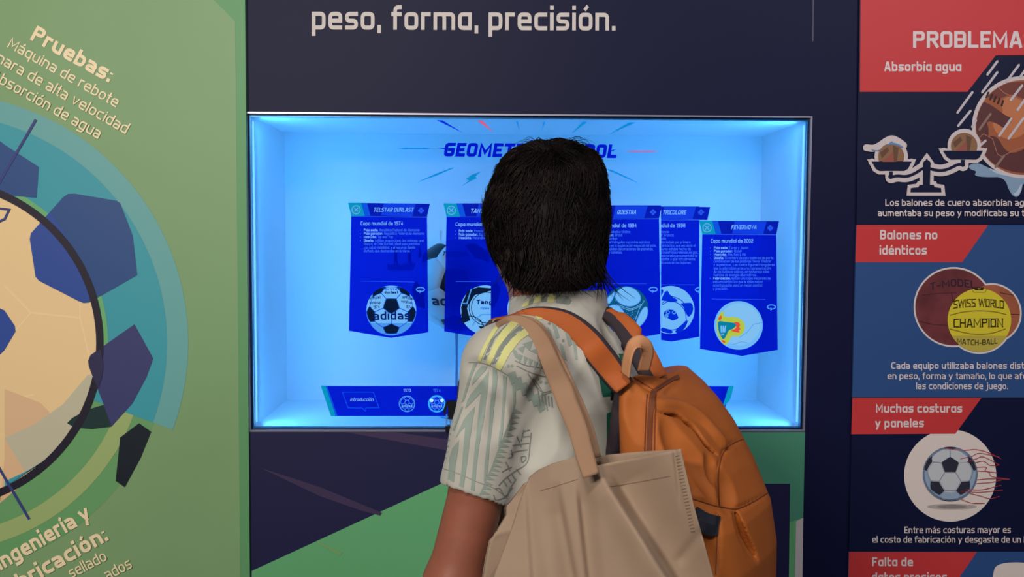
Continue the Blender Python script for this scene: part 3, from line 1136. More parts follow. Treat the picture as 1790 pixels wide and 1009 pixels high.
part(p, 'caption', lambda b: pl_text(b, 'Entre más costuras mayor es', (1581, 932.5), (1767, 932), 11.6, TXR, y2_, bold=0.012))
part(p, 'caption', lambda b: pl_text(b, 'el costo de fabricación y desgaste de un balón.', (1524.5, 949), (1826, 949), 11.6, TXR, y2_, bold=0.012))
# 4 lack of precise data
p = panel([(1484, 965), (2100, 965), (2100, 1300), (1477, 1300)], PBLUE, 'lowest panel at the bottom right corner, red heading on blue, cut off by the frame')
part(p, 'red_tab', lambda b: b.px([(1484, 965.2), (1707.5, 965.2), (1664, 1029), (1482.5, 1029)], RED, y1))


part(p, 'heading', lambda b: sq_text(b, 'Falta de', (1524.5, 990), (1596, 990), 15.5, TXR, y2_, th=0.19))
part(p, 'heading', lambda b: sq_text(b, 'datos precisos', (1524, 1016.5), (1655, 1016.5), 15.5, TXR, y2_, th=0.19))
part(p, 'pale_shape', lambda b: b.px(chaikin([(1730, 1120), (1734, 1000), (1746, 984), (1800, 983), (1840, 1000), (1840, 1120)], 3), M('print_pale_disc', None), y1))
# ------------------------------------------------------------------ the show case
case = empty('display_case', (0, 0, CASE_Z - HH), 'white box show case lit blue, set into the navy wall behind the person', 'display case')
WHITE = M('case_white', (240, 240, 242), 0.6)
DEPTH = 0.34
IX, IZ = 0.6165, 0.3455
b = PB()
zc = CASE_Z
for lo, hi in (((-IX - .006, DEPTH, zc - IZ - .006), (IX + .006, DEPTH + .006, zc + IZ + .006)),
               ((-IX - .006, .012, zc - IZ - .006), (-IX, DEPTH, zc + IZ + .006)), ((IX, .012, zc - IZ - .006), (IX + .006, DEPTH, zc + IZ + .006)),
               ((-IX, .012, zc - IZ - .006), (IX, DEPTH, zc - IZ)), ((-IX, .012, zc + IZ), (IX, DEPTH, zc + IZ + .006))):
    b.box(lo, hi, WHITE)
b.build('cabinet', case)


def frame_ring(b, o, i, y0, y1, m, oz=None, iz=None):
    (ox, oz), (ix, iz) = o, i
    for lo, hi in (((-ox, y0, zc - oz), (-ix, y1, zc + oz)), ((ix, y0, zc - oz), (ox, y1, zc + oz)), ((-ix, y0, zc - oz), (ix, y1, zc - iz)), ((-ix, y0, zc + iz), (ix, y1, zc + oz))):
        b.box(lo, hi, m)


b = PB()
frame_ring(b, (HW + .0005, HH + .0005), (HW - .0028, HH - .0028), -0.0045, 0.012, M('trim_metal', (176, 176, 196), 0.3, 0.6))
b.build('trim_frame', case)
b = PB()
frame_ring(b, (HW - .0028, HH - .0028), (HW - .0055, HH - .0055), 0.003, 0.012, M('bezel_dark', (10, 22, 60), 0.4, 0.3))
frame_ring(b, (HW - .0055, HH - .0055), (IX - .001, IZ - .001), 0.006, 0.012, M('bezel_edge', (40, 110, 160), 0.25, 0.4))
b.build('bezel', case)
# LED strips just behind the left and right bezel (and a fainter run along the top)
LEDM = ME('led_glow', (110, 190, 255), 4.0)
for sx in (-1, 1):
    b = PB()
    b.box((sx * (IX - .0035) - .0012, .0125, zc - IZ + .01), (sx * (IX - .0035) + .0012, .0165, zc + IZ - .01), LEDM)
    b.build('light_strip', case)
    l = area('case_strip_light', (sx * (IX - .012), .028, zc), (sx * 0.05, .26, zc), 2 * IZ - .04, .012, 5.6, BLUE)
    l.rotation_euler = (Vector((sx * 0.1, .24, 0)) - Vector((sx * (IX - .012), .028, 0))).to_track_quat('-Z', 'X').to_euler()
    par(l, case)
top = area('case_top_light', (0, .025, zc + IZ - .012), (0, .22, zc - .1), 2 * IX - .1, .012, 1.4, BLUE)
par(top, case)

# photo print and football inside the case
pp = PB()
pic = [(676, 404), (769, 403), (769, 471), (677, 472)]
pp.slab(pic, M('photo_paper', (240, 244, 246), 0.5), DEPTH - 0.004, DEPTH - 0.0005)
photo = pp.build('photo_print')
tag(photo, 'pale photograph of players on the case back wall beside the football', 'photograph')
pp = PB()
for cx in (692, 716, 734):
    m = M('photo_dark', (60, 70, 96), 0.5)
    y = DEPTH - 0.0044
    pp.px(circ(cx, 437, 2.2, 12), m, y)
    pp.px([(cx - 3, 440), (cx + 3, 440), (cx + 2.4, 451), (cx + 4, 463), (cx + 1.5, 463), (cx, 453), (cx - 2, 463), (cx - 4, 463), (cx - 2.4, 451)], m, y)
pp.px([(677, 462), (769, 459), (769, 471), (677, 472)], M('photo_grass', (120, 150, 170), 0.5), DEPTH - 0.0042)
pp.build('players_image', photo)

BALL_Y = 0.13
bc = at(798, 497, BALL_Y)
BR = 0.107
Rb = ball_rot(-5, 0, 0)
ball = empty('football', bc - np.array([0, 0, BR]), 'white football with black pentagons on a thin stand inside the case', 'football')
BW, BK, BS = M('ball_white', (228, 228, 226), 0.35), M('ball_black', (22, 24, 30), 0.35), M('ball_seam', (120, 122, 128), 0.6)


def ball_panel(f):
    """one leather panel, domed, with rounded edges"""
    n = len(f)
    c = sum(f) / n
    V, Fc = [], []
    rings = 7
    for k in range(rings + 1):
        s = k / rings
        for i in range(n):
            for j in range(6):
                t = j / 6
                e = f[i] * (1 - t) + f[(i + 1) % n] * t
                q = c + (e - c) * s
                q = q / np.linalg.norm(q)
                edge = max(0, (s - .86) / .14)
                V.append(bc + Rb @ q * BR * (1 - 0.014 * edge ** 2))
    N = n * 6
    for k in range(rings):
        for i in range(N):
            a, b2 = k * N + i, k * N + (i + 1) % N
            Fc.append((a, b2, b2 + N, a + N) if k else (a, b2 + N, a + N))
    return V, Fc


bw, bk = PB(), PB()
for f in FB:
    V, Fc = ball_panel(f)
    (bk if len(f) == 5 else bw).mesh(V, Fc, BK if len(f) == 5 else BW)
bw.build('white_panels', ball, smooth=True)
bk.build('black_panels', ball, smooth=True)


def on_ball(pb, text, lon0, lat0, wdeg, hdeg, m, th=0.2):
    polys, w = squarish(text, th, 0.74, 0.12, rnd=0.24)
    for poly in polys:
        P = []
        for a, c in poly:
            lo, la = math.radians(lon0 + (a / w - .5) * wdeg), math.radians(lat0 + c * hdeg)
            d = np.array([math.sin(lo) * math.cos(la), -math.cos(lo) * math.cos(la), math.sin(la)])
            pb.k += 1
            P.append(bc + d * (BR + 0.0006 + pb.k * 2e-6))
        pb.face(P, m)


b = PB()
on_ball(b, 'adidas', 0, -24, 62, 13, M('ball_ink', (40, 50, 74), 0.5))
on_ball(b, 'TELSTAR', 0, 40, 44, 7, M('ball_ink', None))
b.build('lettering', ball)
st = empty('display_stand', (bc[0], bc[1], zc - IZ + .0008), 'thin clear rod stand holding the football up in the case', 'stand')
b = PB()
AC = M('clear_acrylic', (150, 190, 230), 0.1, spec=0.6)
tube(b, [(bc[0], bc[1], zc - IZ + .006), (bc[0], bc[1], bc[2] - BR - .004)], .0042, AC, 12)
b.build('rod', st, smooth=True)
b = PB()
tube(b, [(bc[0], bc[1], zc - IZ + .0008), (bc[0], bc[1], zc - IZ + .006)], .04, AC, 40)
b.build('base', st)
b = PB()
prof = [(.004, -.004), (.022, .000), (.036, .0085), (.038, .0075), (.024, -.002), (.004, -.0065)]
V, Fc = [], []
for i in range(32):
    t = 2 * math.pi * i / 32
    for r_, h_ in prof: V.append((bc[0] + r_ * math.cos(t), bc[1] + r_ * math.sin(t), bc[2] - BR + h_ - .0012))
for i in range(32):
    for j in range(6):
        Fc.append((i * 6 + j, i * 6 + (j + 1) % 6, ((i + 1) % 32) * 6 + (j + 1) % 6, ((i + 1) % 32) * 6 + j))
b.mesh(V, Fc, AC)
b.build('cup', st, smooth=True)

# ------------------------------------------------------------------ the see-through screen that closes the case
scr = empty('transparent_screen', (0, 0.002, zc - IZ), 'see-through display pane with blue football cards, front of the lit case', 'screen')
b = PB()
b.box((-IX + .001, 0.0, zc - IZ + .001), (IX - .001, 0.003, zc + IZ - .001), glass_mat('pane_glass', (0.60, 0.62, 0.64), 1.22))
b.build('glass_pane', scr)
SY = -0.0006                      # the image sits on the pane's front
CARD = ME('screen_card_blue', (0, 22, 205), 1.0, (0.02, 0.035, 0.55), 0.55)
HEAD = ME('screen_header', (6, 26, 170), 1.0, (0.02, 0.035, 0.5), 0.75)
HEAD2 = ME('screen_header_light', (16, 62, 226), 1.0)
TEAL = ME('screen_teal', (8, 148, 190), 1.0)
BLU2 = ME('screen_mid_blue', (14, 84, 224), 1.0)
STX = ME('screen_text', (112, 172, 250), 1.0)
STX2 = ME('screen_text_dim', (58, 112, 244), 1.0)
LINE = ME('screen_line', (36, 84, 236), 1.0)
PALE = ME('screen_ball_pale', (110, 182, 246), 1.0)
PALE2 = ME('screen_ball_shade', (76, 150, 236), 1.0)
DARK = ME('screen_ball_dark', (8, 26, 56), 1.0)
ICON = ME('screen_icon', (70, 150, 240), 1.0)
S1, S2, S3, S4 = SY - .0003, SY - .0006, SY - .0009, SY - .0012


def sub(name, parent, fn):
    b = PB()
    fn(b)
    return b.build(name, parent)


def rot_icon(b, cx, cy, lo=None, hi=None):
    b.pxs(clips(stroke(circ(cx, cy, 7, 28, 110, 430, ry=3.6), 1.9), lo, hi), ICON, S2)
    b.pxs(clips([[(cx - 2, cy + 0.6), (cx - 2, cy + 6.5), (cx + 3, cy + 3.6)]], lo, hi), ICON, S2)


def card(x0, y0, head, title, sub_t, lines, ball_fn, lo=None, hi=None, tx=None, btn=True, w=143.0, icon=True, skew=0.0, label=None):
    """one card; x0, y0 = its header's top left in the photo"""
    X = lambda x: x0 + x
    Y = lambda y, x=0.0: y0 + y + x * skew
    body = [(X(5.5), Y(24)), (X(w - 5), Y(24, w)), (X(w - 2.5), Y(225, w)), (X(75), Y(236.5)), (X(1.5), Y(224))]
    c = PB()
    c.pxs(clips([body], lo, hi), CARD, SY)
    co = c.build('info_card', scr)
    if label: co['label'] = label

    def hd(b):
        b.pxs(clips([[(X(0), Y(0)), (X(w), Y(0, w)), (X(w - 5), Y(23, w)), (X(5.5), Y(23.5))]], lo, hi), HEAD, S1)
        b.pxs(clips([[(X(62), Y(1)), (X(118), Y(1, w)), (X(112), Y(22.5, w)), (X(58), Y(22.5))]], lo, hi), HEAD2, S1 - .0001)
        b.pxs(clips([[(X(5.5), Y(23.2)), (X(w - 5), Y(23.2, w)), (X(w - 5), Y(24.4, w)), (X(5.5), Y(24.4))]], lo, hi), LINE, S1 - .0002)
    sub('header', co, hd)
    if btn:
        def bt(b):
            b.pxs(clips([[(X(0), Y(0)), (X(23), Y(0)), (X(29), Y(23)), (X(5.5), Y(23.5))]], lo, hi), TEAL, S1 - .0002)
            b.pxs(clips([[(X(23.5), Y(0.3)), (X(33), Y(0.5)), (X(39), Y(22.8)), (X(29), Y(23))]], lo, hi), BLU2, S1 - .0002)
            b.pxs(stroke(circ(X(14), Y(12.3), 7.2, 32), 1.2, True), STX, S2)
            for sg in (-1, 1): b.pxs(stroke([(X(14) - 3.2, Y(12.3) - 3.2 * sg), (X(14) + 3.2, Y(12.3) + 3.2 * sg)], 1.2), STX, S2)
        sub('close_button', co, bt)

    def tt(b):
        sq_text(b, title[0], (title[1], title[3]), (title[2], title[3]), 7.6, STX, S2, th=0.19, shear=0.22, lo=lo, hi=hi)
        px_ = X(w - 15.5)
        for dx, dy in ((0, -3), (0, 3), (-3, 0), (3, 0)): b.pxs(clips([circ(px_ + dx, Y(12, w) + dy, 2.4, 8)], lo, hi), LINE, S2)
    sub('title', co, tt)

    def tb(b):
        if sub_t: sq_text(b, sub_t[0], (sub_t[1], sub_t[3]), (sub_t[2], sub_t[3]), 6.6, STX, S2, th=0.16, lo=lo, hi=hi)
        for (bx, by, bold, txt, bullet) in lines:
            if bullet: b.px(circ(bx - 6, by - 2, .8, 8), STX2, S2)
            if bold:
                polys, wd = squarish(bold, 0.2, 0.72, 0.12)
                k = 4.7 * 0.84
                b.pxs(clips([[(bx + u * k, by - v * 4.7) for u, v in p] for p in polys], lo, hi), STX, S2)
                bx = bx + wd * k + 2.2
            if txt:
                polys, wd = squarish(txt, 0.15, 0.72, 0.12)
                k = 4.7 * 0.84
                b.pxs(clips([[(bx + u * k, by - v * 4.7) for u, v in p] for p in polys], lo, hi), STX2, S2)
        b.pxs(clips([[(X(22), Y(136.5)), (X(116), Y(136.5, w)), (X(116), Y(137.4, w)), (X(22), Y(137.4))]], lo, hi), LINE, S2)
    sub('card_text', co, tb)
    sub('ball_picture', co, ball_fn)
    if icon: sub('rotate_icon', co, lambda b: rot_icon(b, X(126.5), Y(150, w), lo, hi))
    return co


def telstar(b, cx, cy, r, lo=None, hi=None, word=True):
    b.pxs(clips([circ(cx, cy, r, 64)], lo, hi), PALE, S2)
    b.pxs(clips([[q for q in circ(cx, cy, r, 96) if q[1] > cy + r * .45]], lo, hi), PALE2, S2 - .0001)
    for n, poly in ball_2d(ball_rot(-12, 0, 0), 0.98):
        q = [(cx + a * r, cy - c * r) for a, c in poly]
        if n == 5: b.pxs(clips([q], lo, hi), DARK, S3)
        else: b.pxs(clips(stroke(q, .8, True), lo, hi), BLU2, S3 + .0001)
    ink = ME('screen_ink', (6, 30, 110), 1.0)
    sq_text(b, 'adidas', (cx - 31, cy + 16.5), (cx + 33, cy + 15.5), 15, ink, S3 - .0001, th=0.19, rnd=0.24, lo=lo, hi=hi)
    for t, xx, yy, sl in (('official', -38, -19, -.25), ('world cup', -38, -11, -.1), ('1974', -31, -3, -.2), ('official', 19, -21, .3), ('world cup', 17, -14, .3), ('1974', 24, -5, .3)):
        wd = 19 if len(t) > 4 else 11
        sq_text(b, t, (cx + xx, cy + yy), (cx + xx + wd, cy + yy + sl * 8), 5.4, ink, S3 - .0001, th=0.22, rnd=0.24)
    sq_text(b, 'TELSTAR', (cx - 15, cy - 35.5), (cx + 15, cy - 35.5), 3.6, BLU2, S3 - .0001, th=0.2)
    sq_text(b, 'durlast', (cx - 12, cy - 29.5), (cx + 12, cy - 29.5), 4.6, ink, S3 - .0001, th=0.24, rnd=0.24)


L1 = [(636, 404.5, 'País sede:', 'República Federal de Alemania', 1), (636, 410.5, 'País ganador:', 'República Federal de Alemania', 1), (636, 416.5, 'Mascota:', 'Tip and Tap', 1),
      (636, 422.8, 'Diseño:', 'Adidas proporcionó dos balones: uno', 1), (636, 428.8, '', 'blanco, el Chile Durlast, ideal para partidos', 0), (636, 435, '', 'con total visibilidad, y el naranja Apollo', 0), (636, 441, '', 'Durlast, que destacaba en la nieve.', 0)]
card(608.5, 354.5, None, ('TELSTAR DURLAST', 652.5, 722, 370.5), ('Copa mundial de 1974', 630.5, 704.5, 393.8), L1, lambda b: telstar(b, 684, 543, 43.8), skew=0.012, label='leftmost card, white ball with black pentagons')


def tango(b):
    cx, cy, r, hi = 848, 542, 43, 858
    b.pxs(clips([circ(cx, cy, r, 64)], None, hi), PALE, S2)
    for pts in ([(808, 530), (818, 508), (836, 502), (870, 505), (830, 516), (818, 534), (812, 556), (806, 552)], [(806, 536), (815, 534), (822, 560), (808, 566)], [(836, 570), (858, 572), (858, 584), (846, 582)]):
        b.pxs(clips([pts], None, hi), DARK, S3)
    for R_ in (27, 31): b.pxs(clips(stroke(circ(851, 538, R_, 48), 1.3, True), None, hi), DARK, S3)
    b.pxs(clips(stroke(circ(822, 577, 24, 24, 210, 360), 1.6), None, hi), DARK, S3)
    for l in ([(806, 530), (816, 531), (824, 505)], [(833, 556), (842, 550), (858, 550)], [(833, 556), (826, 570)]): b.pxs(clips(stroke(l, 2), None, hi), PALE2, S3 - .0001)
    ink = ME('screen_ink', None)
    sq_text(b, 'Tango', (833, 532), (868, 532), 8, ink, S3 - .0002, th=0.24, rnd=0.24, hi=hi)
    sq_text(b, 'España', (840, 541), (855, 541), 4, BLU2, S3 - .0002, th=0.2, rnd=0.24, hi=hi)


card(775, 355.5, None, ('TANGO', 822, 850, 372.5), ('Copa mundial de 1982', 796.5, 871, 395.5), [(802, 406, 'País sede:', 'España', 1), (802, 412, 'País ganador:', 'Italia', 1), (802, 418, 'Mascota:', 'Naranjito', 1)],
     tango, None, 858, icon=False, label='second card from the left, half behind the head')


def azteca(b):
    cx, cy, r = 930, 540, 43
    b.px(circ(cx, cy, r, 64), PALE, S2)
    for a in (60, 180, 300):
        t = math.radians(a)
        b.px(circ(cx + 26 * math.cos(t), cy + 26 * math.sin(t), 10, 3, a, a + 360), DARK, S3)
    b.pxs(stroke(circ(cx, cy, 20, 40), 1.5, True), DARK, S3)


c3 = PB()
c3.px([(858, 381), (990, 382), (990, 579), (932, 592), (858, 580)], CARD, SY)
c3o = c3.build('info_card', scr)
c3o['label'] = 'card wholly behind the head, its ball edge beside the neck'
sub('ball_picture', c3o, azteca)

LQ = [(1039.5, 407.5, 'País sede:', 'Estados Unidos', 0), (1039.5, 413.5, 'País ganador:', 'Brasil', 0), (1039.5, 419.5, 'Mascota:', 'Striker', 0), (1040, 425.5, 'Diseño:', 'Los triángulos curvados estaban', 0),
      (1042, 431.5, '', 'inspirados en la exploración espacial del país,', 0), (1042, 437.5, '', 'del país, incluían decoraciones de planetas,', 0), (1042, 443.5, '', 'estrellas y cohetes.', 0)]


def questra(b):
    cx, cy, r = 1094, 540, 39.5
    G1 = ME('screen_ball_green', (14, 84, 130), 1.0)
    b.px(circ(cx, cy, r, 64), G1, S2)
    k = 260 / 1009.0
    C = lambda l: [(1000 + x * k, 340 + y * k) for x, y in l]
    for pts in ([(290, 680), (340, 625), (410, 630), (465, 680), (465, 730), (400, 765), (330, 745), (295, 710)], [(255, 690), (300, 650), (262, 740), (235, 740), (228, 712)], [(245, 760), (290, 745), (345, 780), (360, 830), (390, 870), (340, 850), (270, 800)],
                [(440, 850), (480, 770), (510, 760), (515, 810), (490, 870), (455, 905), (430, 900)]):
        q = [(cx + (x - cx) * min(1, (r - .5) / max(1, math.hypot(x - cx, y - cy))), cy + (y - cy) * min(1, (r - .5) / max(1, math.hypot(x - cx, y - cy)))) for x, y in chaikin(C(pts), 2)]
        b.px(q, PALE, S3)
        b.pxs(stroke(q, 1.2, True), PALE2, S3 - .0001)
    for l in ([(320, 750), (400, 775), (470, 745)], [(300, 745), (345, 800), (350, 850)], [(490, 720), (455, 780), (430, 850)], [(310, 755), (395, 785), (475, 752)]):
        b.pxs(stroke([tuple(q) for q in spline(C(l), 6)], .9), PALE, S3 - .0002)
    r2 = random.Random(3)
    for _ in range(26):
        x, y = C([(r2.uniform(355, 440), r2.uniform(785, 880))])[0]
        if math.hypot(x - cx, y - cy) < r - 2: b.px(circ(x, y, .6, 5), PALE, S3 - .0002)
    for _ in range(14):
        x, y = C([(r2.uniform(265, 300), r2.uniform(650, 720))])[0]
        if math.hypot(x - cx, y - cy) < r - 2: b.px(circ(x, y, .6, 5), PALE, S3 - .0002)


card(1014, 359, None, ('QUESTRA', 1078.5, 1111.5, 374.5), ('Copa mundial de 1994', 1037, 1113, 397.5), LQ, questra, 1016, 1155.5, btn=False, icon=False, label='card right of the head, ball with dark starry triangles').name
sub('rotate_icon', [o for o in scr.children if o.get('label', '').startswith('card right')][0], lambda b: rot_icon(b, 1142, 506))
LT = [(1128, 407.5, '', 'País sede: Francia', 0), (1128, 413.5, '', 'País ganador: Francia', 0), (1128, 419.5, '', 'Mascota: Footix', 0), (1127, 425.5, '', 'Diseño: El balón incluía por primera', 0), (1127, 431.5, '', 'vez espuma sintáctica que recubría el', 0),
      (1127, 437.5, '', 'balón. La espuma estaba hecha de', 0), (1127, 443.5, '', 'diminutas microesferas rellenas de gas,', 0), (1127, 449.5, '', 'con energía adicional que aumentaba la', 0), (1127, 455.5, '', 'fuerza y el rebote, y que actualmente', 0), (1127, 461.5, '', 'se siguen utilizando en los balones.', 0)]


def tricolore(b):
    cx, cy, r, lo = 1172, 542, 42, 1155.5
    b.pxs(clips([circ(cx, cy, r, 64)], lo), PALE, S2)
    k = 260 / 1009.0
    C = lambda l: [(1000 + x * k, 340 + y * k) for x, y in l]
    D = ME('screen_ball_blue', (0, 44, 214), 1.0)
    for pts in ([(600, 720), (640, 640), (670, 690), (725, 720), (680, 735), (620, 720)], [(730, 740), (780, 735), (815, 735), (825, 790), (790, 840), (770, 800), (755, 760)], [(690, 930), (770, 860), (790, 855), (760, 920), (720, 945)], [(600, 905), (640, 915), (685, 925), (680, 945), (630, 940), (600, 925)],
                [(600, 640), (625, 650), (600, 700)]):
        b.pxs(clips([chaikin(C(pts), 1)], lo), D, S3)
    for l in ([(610, 750), (660, 725), (720, 740), (765, 790), (775, 850)], [(610, 740), (660, 690), (735, 715), (760, 740)], [(780, 850), (730, 900), (680, 920), (610, 905)]):
        b.pxs(clips(stroke([tuple(q) for q in spline(C(l), 6)], 1.3), lo), D, S3 - .0001)
    b.pxs([chaikin(C(p_), 1) for p_ in ([(620, 800), (650, 780), (700, 785), (715, 820), (725, 840), (680, 860), (655, 840), (625, 835)],)], D, S3 - .0001)
    b.pxs([circ(x, y, 3.6, 16) for x, y in C([(650, 800), (692, 800), (640, 825)])], PALE2, S3 - .0002)
    b.pxs([circ(x, y, 2.0, 12) for x, y in C([(650, 800), (692, 800)])], D, S3 - .0003)


card(1098.5, 361, None, ('TRICOLORE', 1158, 1198.5, 375), ('Copa mundial de 1998', 1121.5, 1198, 397.5), LT, tricolore, 1155.5, 1222.5, btn=False, icon=False, label='second card from the right, partly covered by the rightmost card')
tri = [o for o in scr.children if o.get('label', '').startswith('second card from the right')][0]
sub('header_end', tri, lambda b: (b.px([(1222.5, 361.8), (1241.5, 362), (1236.5, 384.8), (1222.5, 384.8)], HEAD, S1),
                                  [b.px(circ(1225.5 + dx, 371 + dy, 2.4, 8), LINE, S2) for dx, dy in ((0, -3), (0, 3), (-3, 0), (3, 0))]))
sub('rotate_icon', tri, lambda b: rot_icon(b, 1222.5, 506.5, None, 1222.5))
LF = [(1248, 435.5, 'País sede:', 'Corea y Japón', 1), (1248, 441.3, 'País ganador:', 'Brasil', 1), (1248, 447.3, 'Mascota:', 'Ato, Kaz & Nik', 1), (1248, 453.3, 'Diseño:', 'El nombre de este balón se da por la', 1), (1247.5, 459.2, '', "combinación de las palabras 'fever' (fiebre)", 0), (1247.5, 465.2, '', "y 'supernova'. Las cuatro figuras triangulares", 0),
      (1247.5, 471.2, '', 'que lo adornaban eran una representación', 0), (1247.5, 477.2, '', 'de las turbinas eólicas, en homenaje a las', 0), (1247.5, 483, '', 'fuentes de energía alternativas.', 0), (1247, 489, 'Fabricación:', 'Incluía una capa mejorada de', 1), (1246.5, 495, '', 'espuma sintáctica que le daba mayor', 0),
      (1246.5, 501, '', 'amortiguación para un mejor control', 0), (1246.5, 507, '', 'y precisión.', 0)]


def fever(b):
    cx, cy, r = 1291, 569, 42.5
    b.px(circ(cx, cy, r, 64), PALE, S2)
    b.px(circ(cx + 2, cy - 2, r - 6, 64), ME('screen_ball_light', (126, 190, 240), 1.0), S2 - .0001)
    k = 240 / 897.0
    C = lambda l: [(1200 + x * k, 370 + y * k) for x, y in l]
    fit_ = lambda l: [(cx + (x - cx) * min(1, (r - .3) / max(1, math.hypot(x - cx, y - cy))), cy + (y - cy) * min(1, (r - .3) / max(1, math.hypot(x - cx, y - cy)))) for x, y in C(l)]
    Yl, Rd, Tl = ME('screen_yellow', (176, 196, 70), 1.0), ME('screen_red', (226, 76, 66), 1.0), ME('screen_ball_teal', (10, 128, 160), 1.0)
    b.px(chaikin(fit_([(250, 645), (215, 668), (195, 720), (200, 790), (225, 850), (250, 875), (275, 860), (292, 812), (350, 818), (386, 770), (375, 718), (330, 688), (240, 690)]), 1), Yl, S3)
    b.px(chaikin(fit_([(205, 700), (228, 672), (232, 700), (215, 712)]), 1), Rd, S3 - .0001)
    b.px(chaikin(fit_([(225, 838), (252, 845), (255, 858), (238, 858)]), 1), Rd, S3 - .0001)
    b.px(chaikin(fit_([(284, 738), (320, 720), (345, 725), (352, 745), (342, 752), (356, 770), (340, 775), (350, 792), (325, 790), (285, 778), (320, 768), (328, 748)]), 1), Rd, S3 - .0001)
    b.px(chaikin(fit_([(204, 712), (260, 722), (310, 726), (330, 742), (300, 770), (275, 775), (262, 810), (240, 842), (215, 800), (206, 760)]), 1), Tl, S3 - .0002)
    for i in range(3): b.px(C([(222 + 14 * i, 748 + 0 * i), (232 + 14 * i, 744), (232 + 10 * i, 790), (224 + 10 * i, 792)]), PALE, S3 - .0003)
    sq_text(b, 'adidas', C([(224, 812)])[0], C([(246, 806)])[0], 3.4, PALE, S3 - .0003, th=0.2, rnd=0.24)
    for l in ([(440, 735), (395, 790), (350, 820), (345, 825)], [(440, 735), (495, 725)], [(300, 870), (360, 850), (400, 860)]): b.pxs(stroke(C(l), .9), PALE2, S3)


card(1222, 386, None, ('FEVERNOVA', 1278, 1322, 401), ('Copa mundial de 2002', 1242.5, 1316.5, 424.5), LF, fever, w=140, skew=0.006, label='rightmost card, set lower, pale ball with yellow and red flame')

# headline with rays
TB = ME('screen_title_blue', (0, 22, 200), 1.0)


def f(b):
    sq_text(b, 'GEOMETRÍA FÚTBOL', (775, 273.5), (1077, 276.5), 24, TB, S1, th=0.24, shear=0.16, gap=0.1)


hl = PB()
f(hl)
hl.build('headline', scr)
k = 500 / 1790.0
C = lambda l: [(680 + x * k, 200 + y * k) for x, y in l]
RT, RR, RB2 = ME('screen_ray_teal', (12, 136, 204), 1.0), ME('screen_ray_red', (220, 92, 130), 1.0), ME('screen_ray_blue', (10, 44, 200), 1.0)
for pts, m in (([(298, 37), (335, 37), (465, 117)], RB2), ([(553, 40), (586, 40), (655, 115)], RR), ([(795, 42), (806, 42), (820, 110)], RT), ([(970, 46), (980, 46), (952, 110)], RT),
               ([(1212, 46), (1243, 46), (1137, 125)], RT), ([(1502, 50), (1548, 50), (1365, 131)], RT), ([(50, 213), (110, 209), (220, 210), (276, 214), (220, 218), (110, 217)], RT), ([(303, 210), (350, 208), (350, 217)], RB2),
               ([(1472, 231), (1530, 228), (1640, 229), (1695, 233), (1640, 236), (1530, 235)], RR), ([(180, 424), (290, 373), (400, 332), (405, 336), (295, 385)], RT), ([(456, 447), (500, 415), (483, 404), (515, 380), (579, 357), (540, 388), (554, 398), (500, 424)], RT),
               ([(1350, 340), (1400, 350), (1485, 390), (1572, 436), (1450, 384)], RT), ([(1375, 236), (1400, 222), (1428, 214), (1400, 230)], TB)):
    b = PB()
    b.px(C(pts), m, S1)
    b.build('ray', scr)

# timeline bar at the bottom of the screen
b = PB()
b.px([(569, 675), (1282, 675.5), (1262, 727), (586, 727.5)], CARD, SY)
bar = b.build('timeline_bar', scr)
sub('bar_end', bar, lambda b: (b.px([(560.5, 674.5), (569, 674.5), (587, 728), (578.5, 728)], TEAL, S1), b.px([(569, 675), (572, 675), (590, 727.5), (587, 727.5)], BLU2, S1)))
sub('bar_end', bar, lambda b: (b.px([(1274, 675), (1283, 675), (1276, 700), (1262, 714), (1268, 695)], TEAL, S1)))


def f(b):
    k = 300 / 1790.0
    C = lambda l: [(550 + x * k, 620 + y * k) for x, y in l]
    b.pxs(stroke(C([(290, 392), (612, 392), (672, 555), (532, 557), (530, 592), (496, 558), (348, 555)]), 1.1, True), BLU2, S2)
    sq_text(b, 'introducción', C([(370, 487)])[0], C([(612, 487)])[0], 6.6, STX, S2, th=0.16, shear=0.22)


sub('speech_bubble', bar, f)
for cx, yr, hot in ((711.5, '1970', 0), (763.5, '1974', 1)):
    def f(b):
        sq_text(b, yr, (cx - 6.5, 685.5), (cx + 6.5, 685.5), 5.6, STX2 if hot else STX, S2, th=0.16)
        cy, r = 706.2, 13.6
        if hot:
            b.px(circ(cx, cy, r + 2, 48), ME('screen_halo', (20, 130, 240), 1.0), S1)
            b.px(circ(cx, cy, r - .4, 48), ME('screen_halo_in', (0, 40, 220), 1.0), S1 - .0001)
        b.pxs(stroke(circ(cx, cy, r, 48), 1.4, True), ME('screen_halo_line', (60, 200, 250), 1.0) if hot else ICON, S2)
        for n, poly in ball_2d(ball_rot(-12, 0, 0), 0.96):
            q = [(cx + a * r * .97, cy - c_ * r * .97) for a, c_ in poly]
            b.pxs(stroke(q, .8 if n == 5 else .5, True), ICON, S3)
        sq_text(b, 'adidas', (cx - 9.5, cy + 6), (cx + 9.5, cy + 6), 4.6, STX, S3 - .0001, th=0.2, rnd=0.24)
        if hot:
            for dx in (-9, 9): b.px(circ(cx + dx, cy - 6, 3.2, 10), ME('screen_white', (190, 240, 255), 1.0), S3 - .0001)
    sub('ball_icon', bar, f)

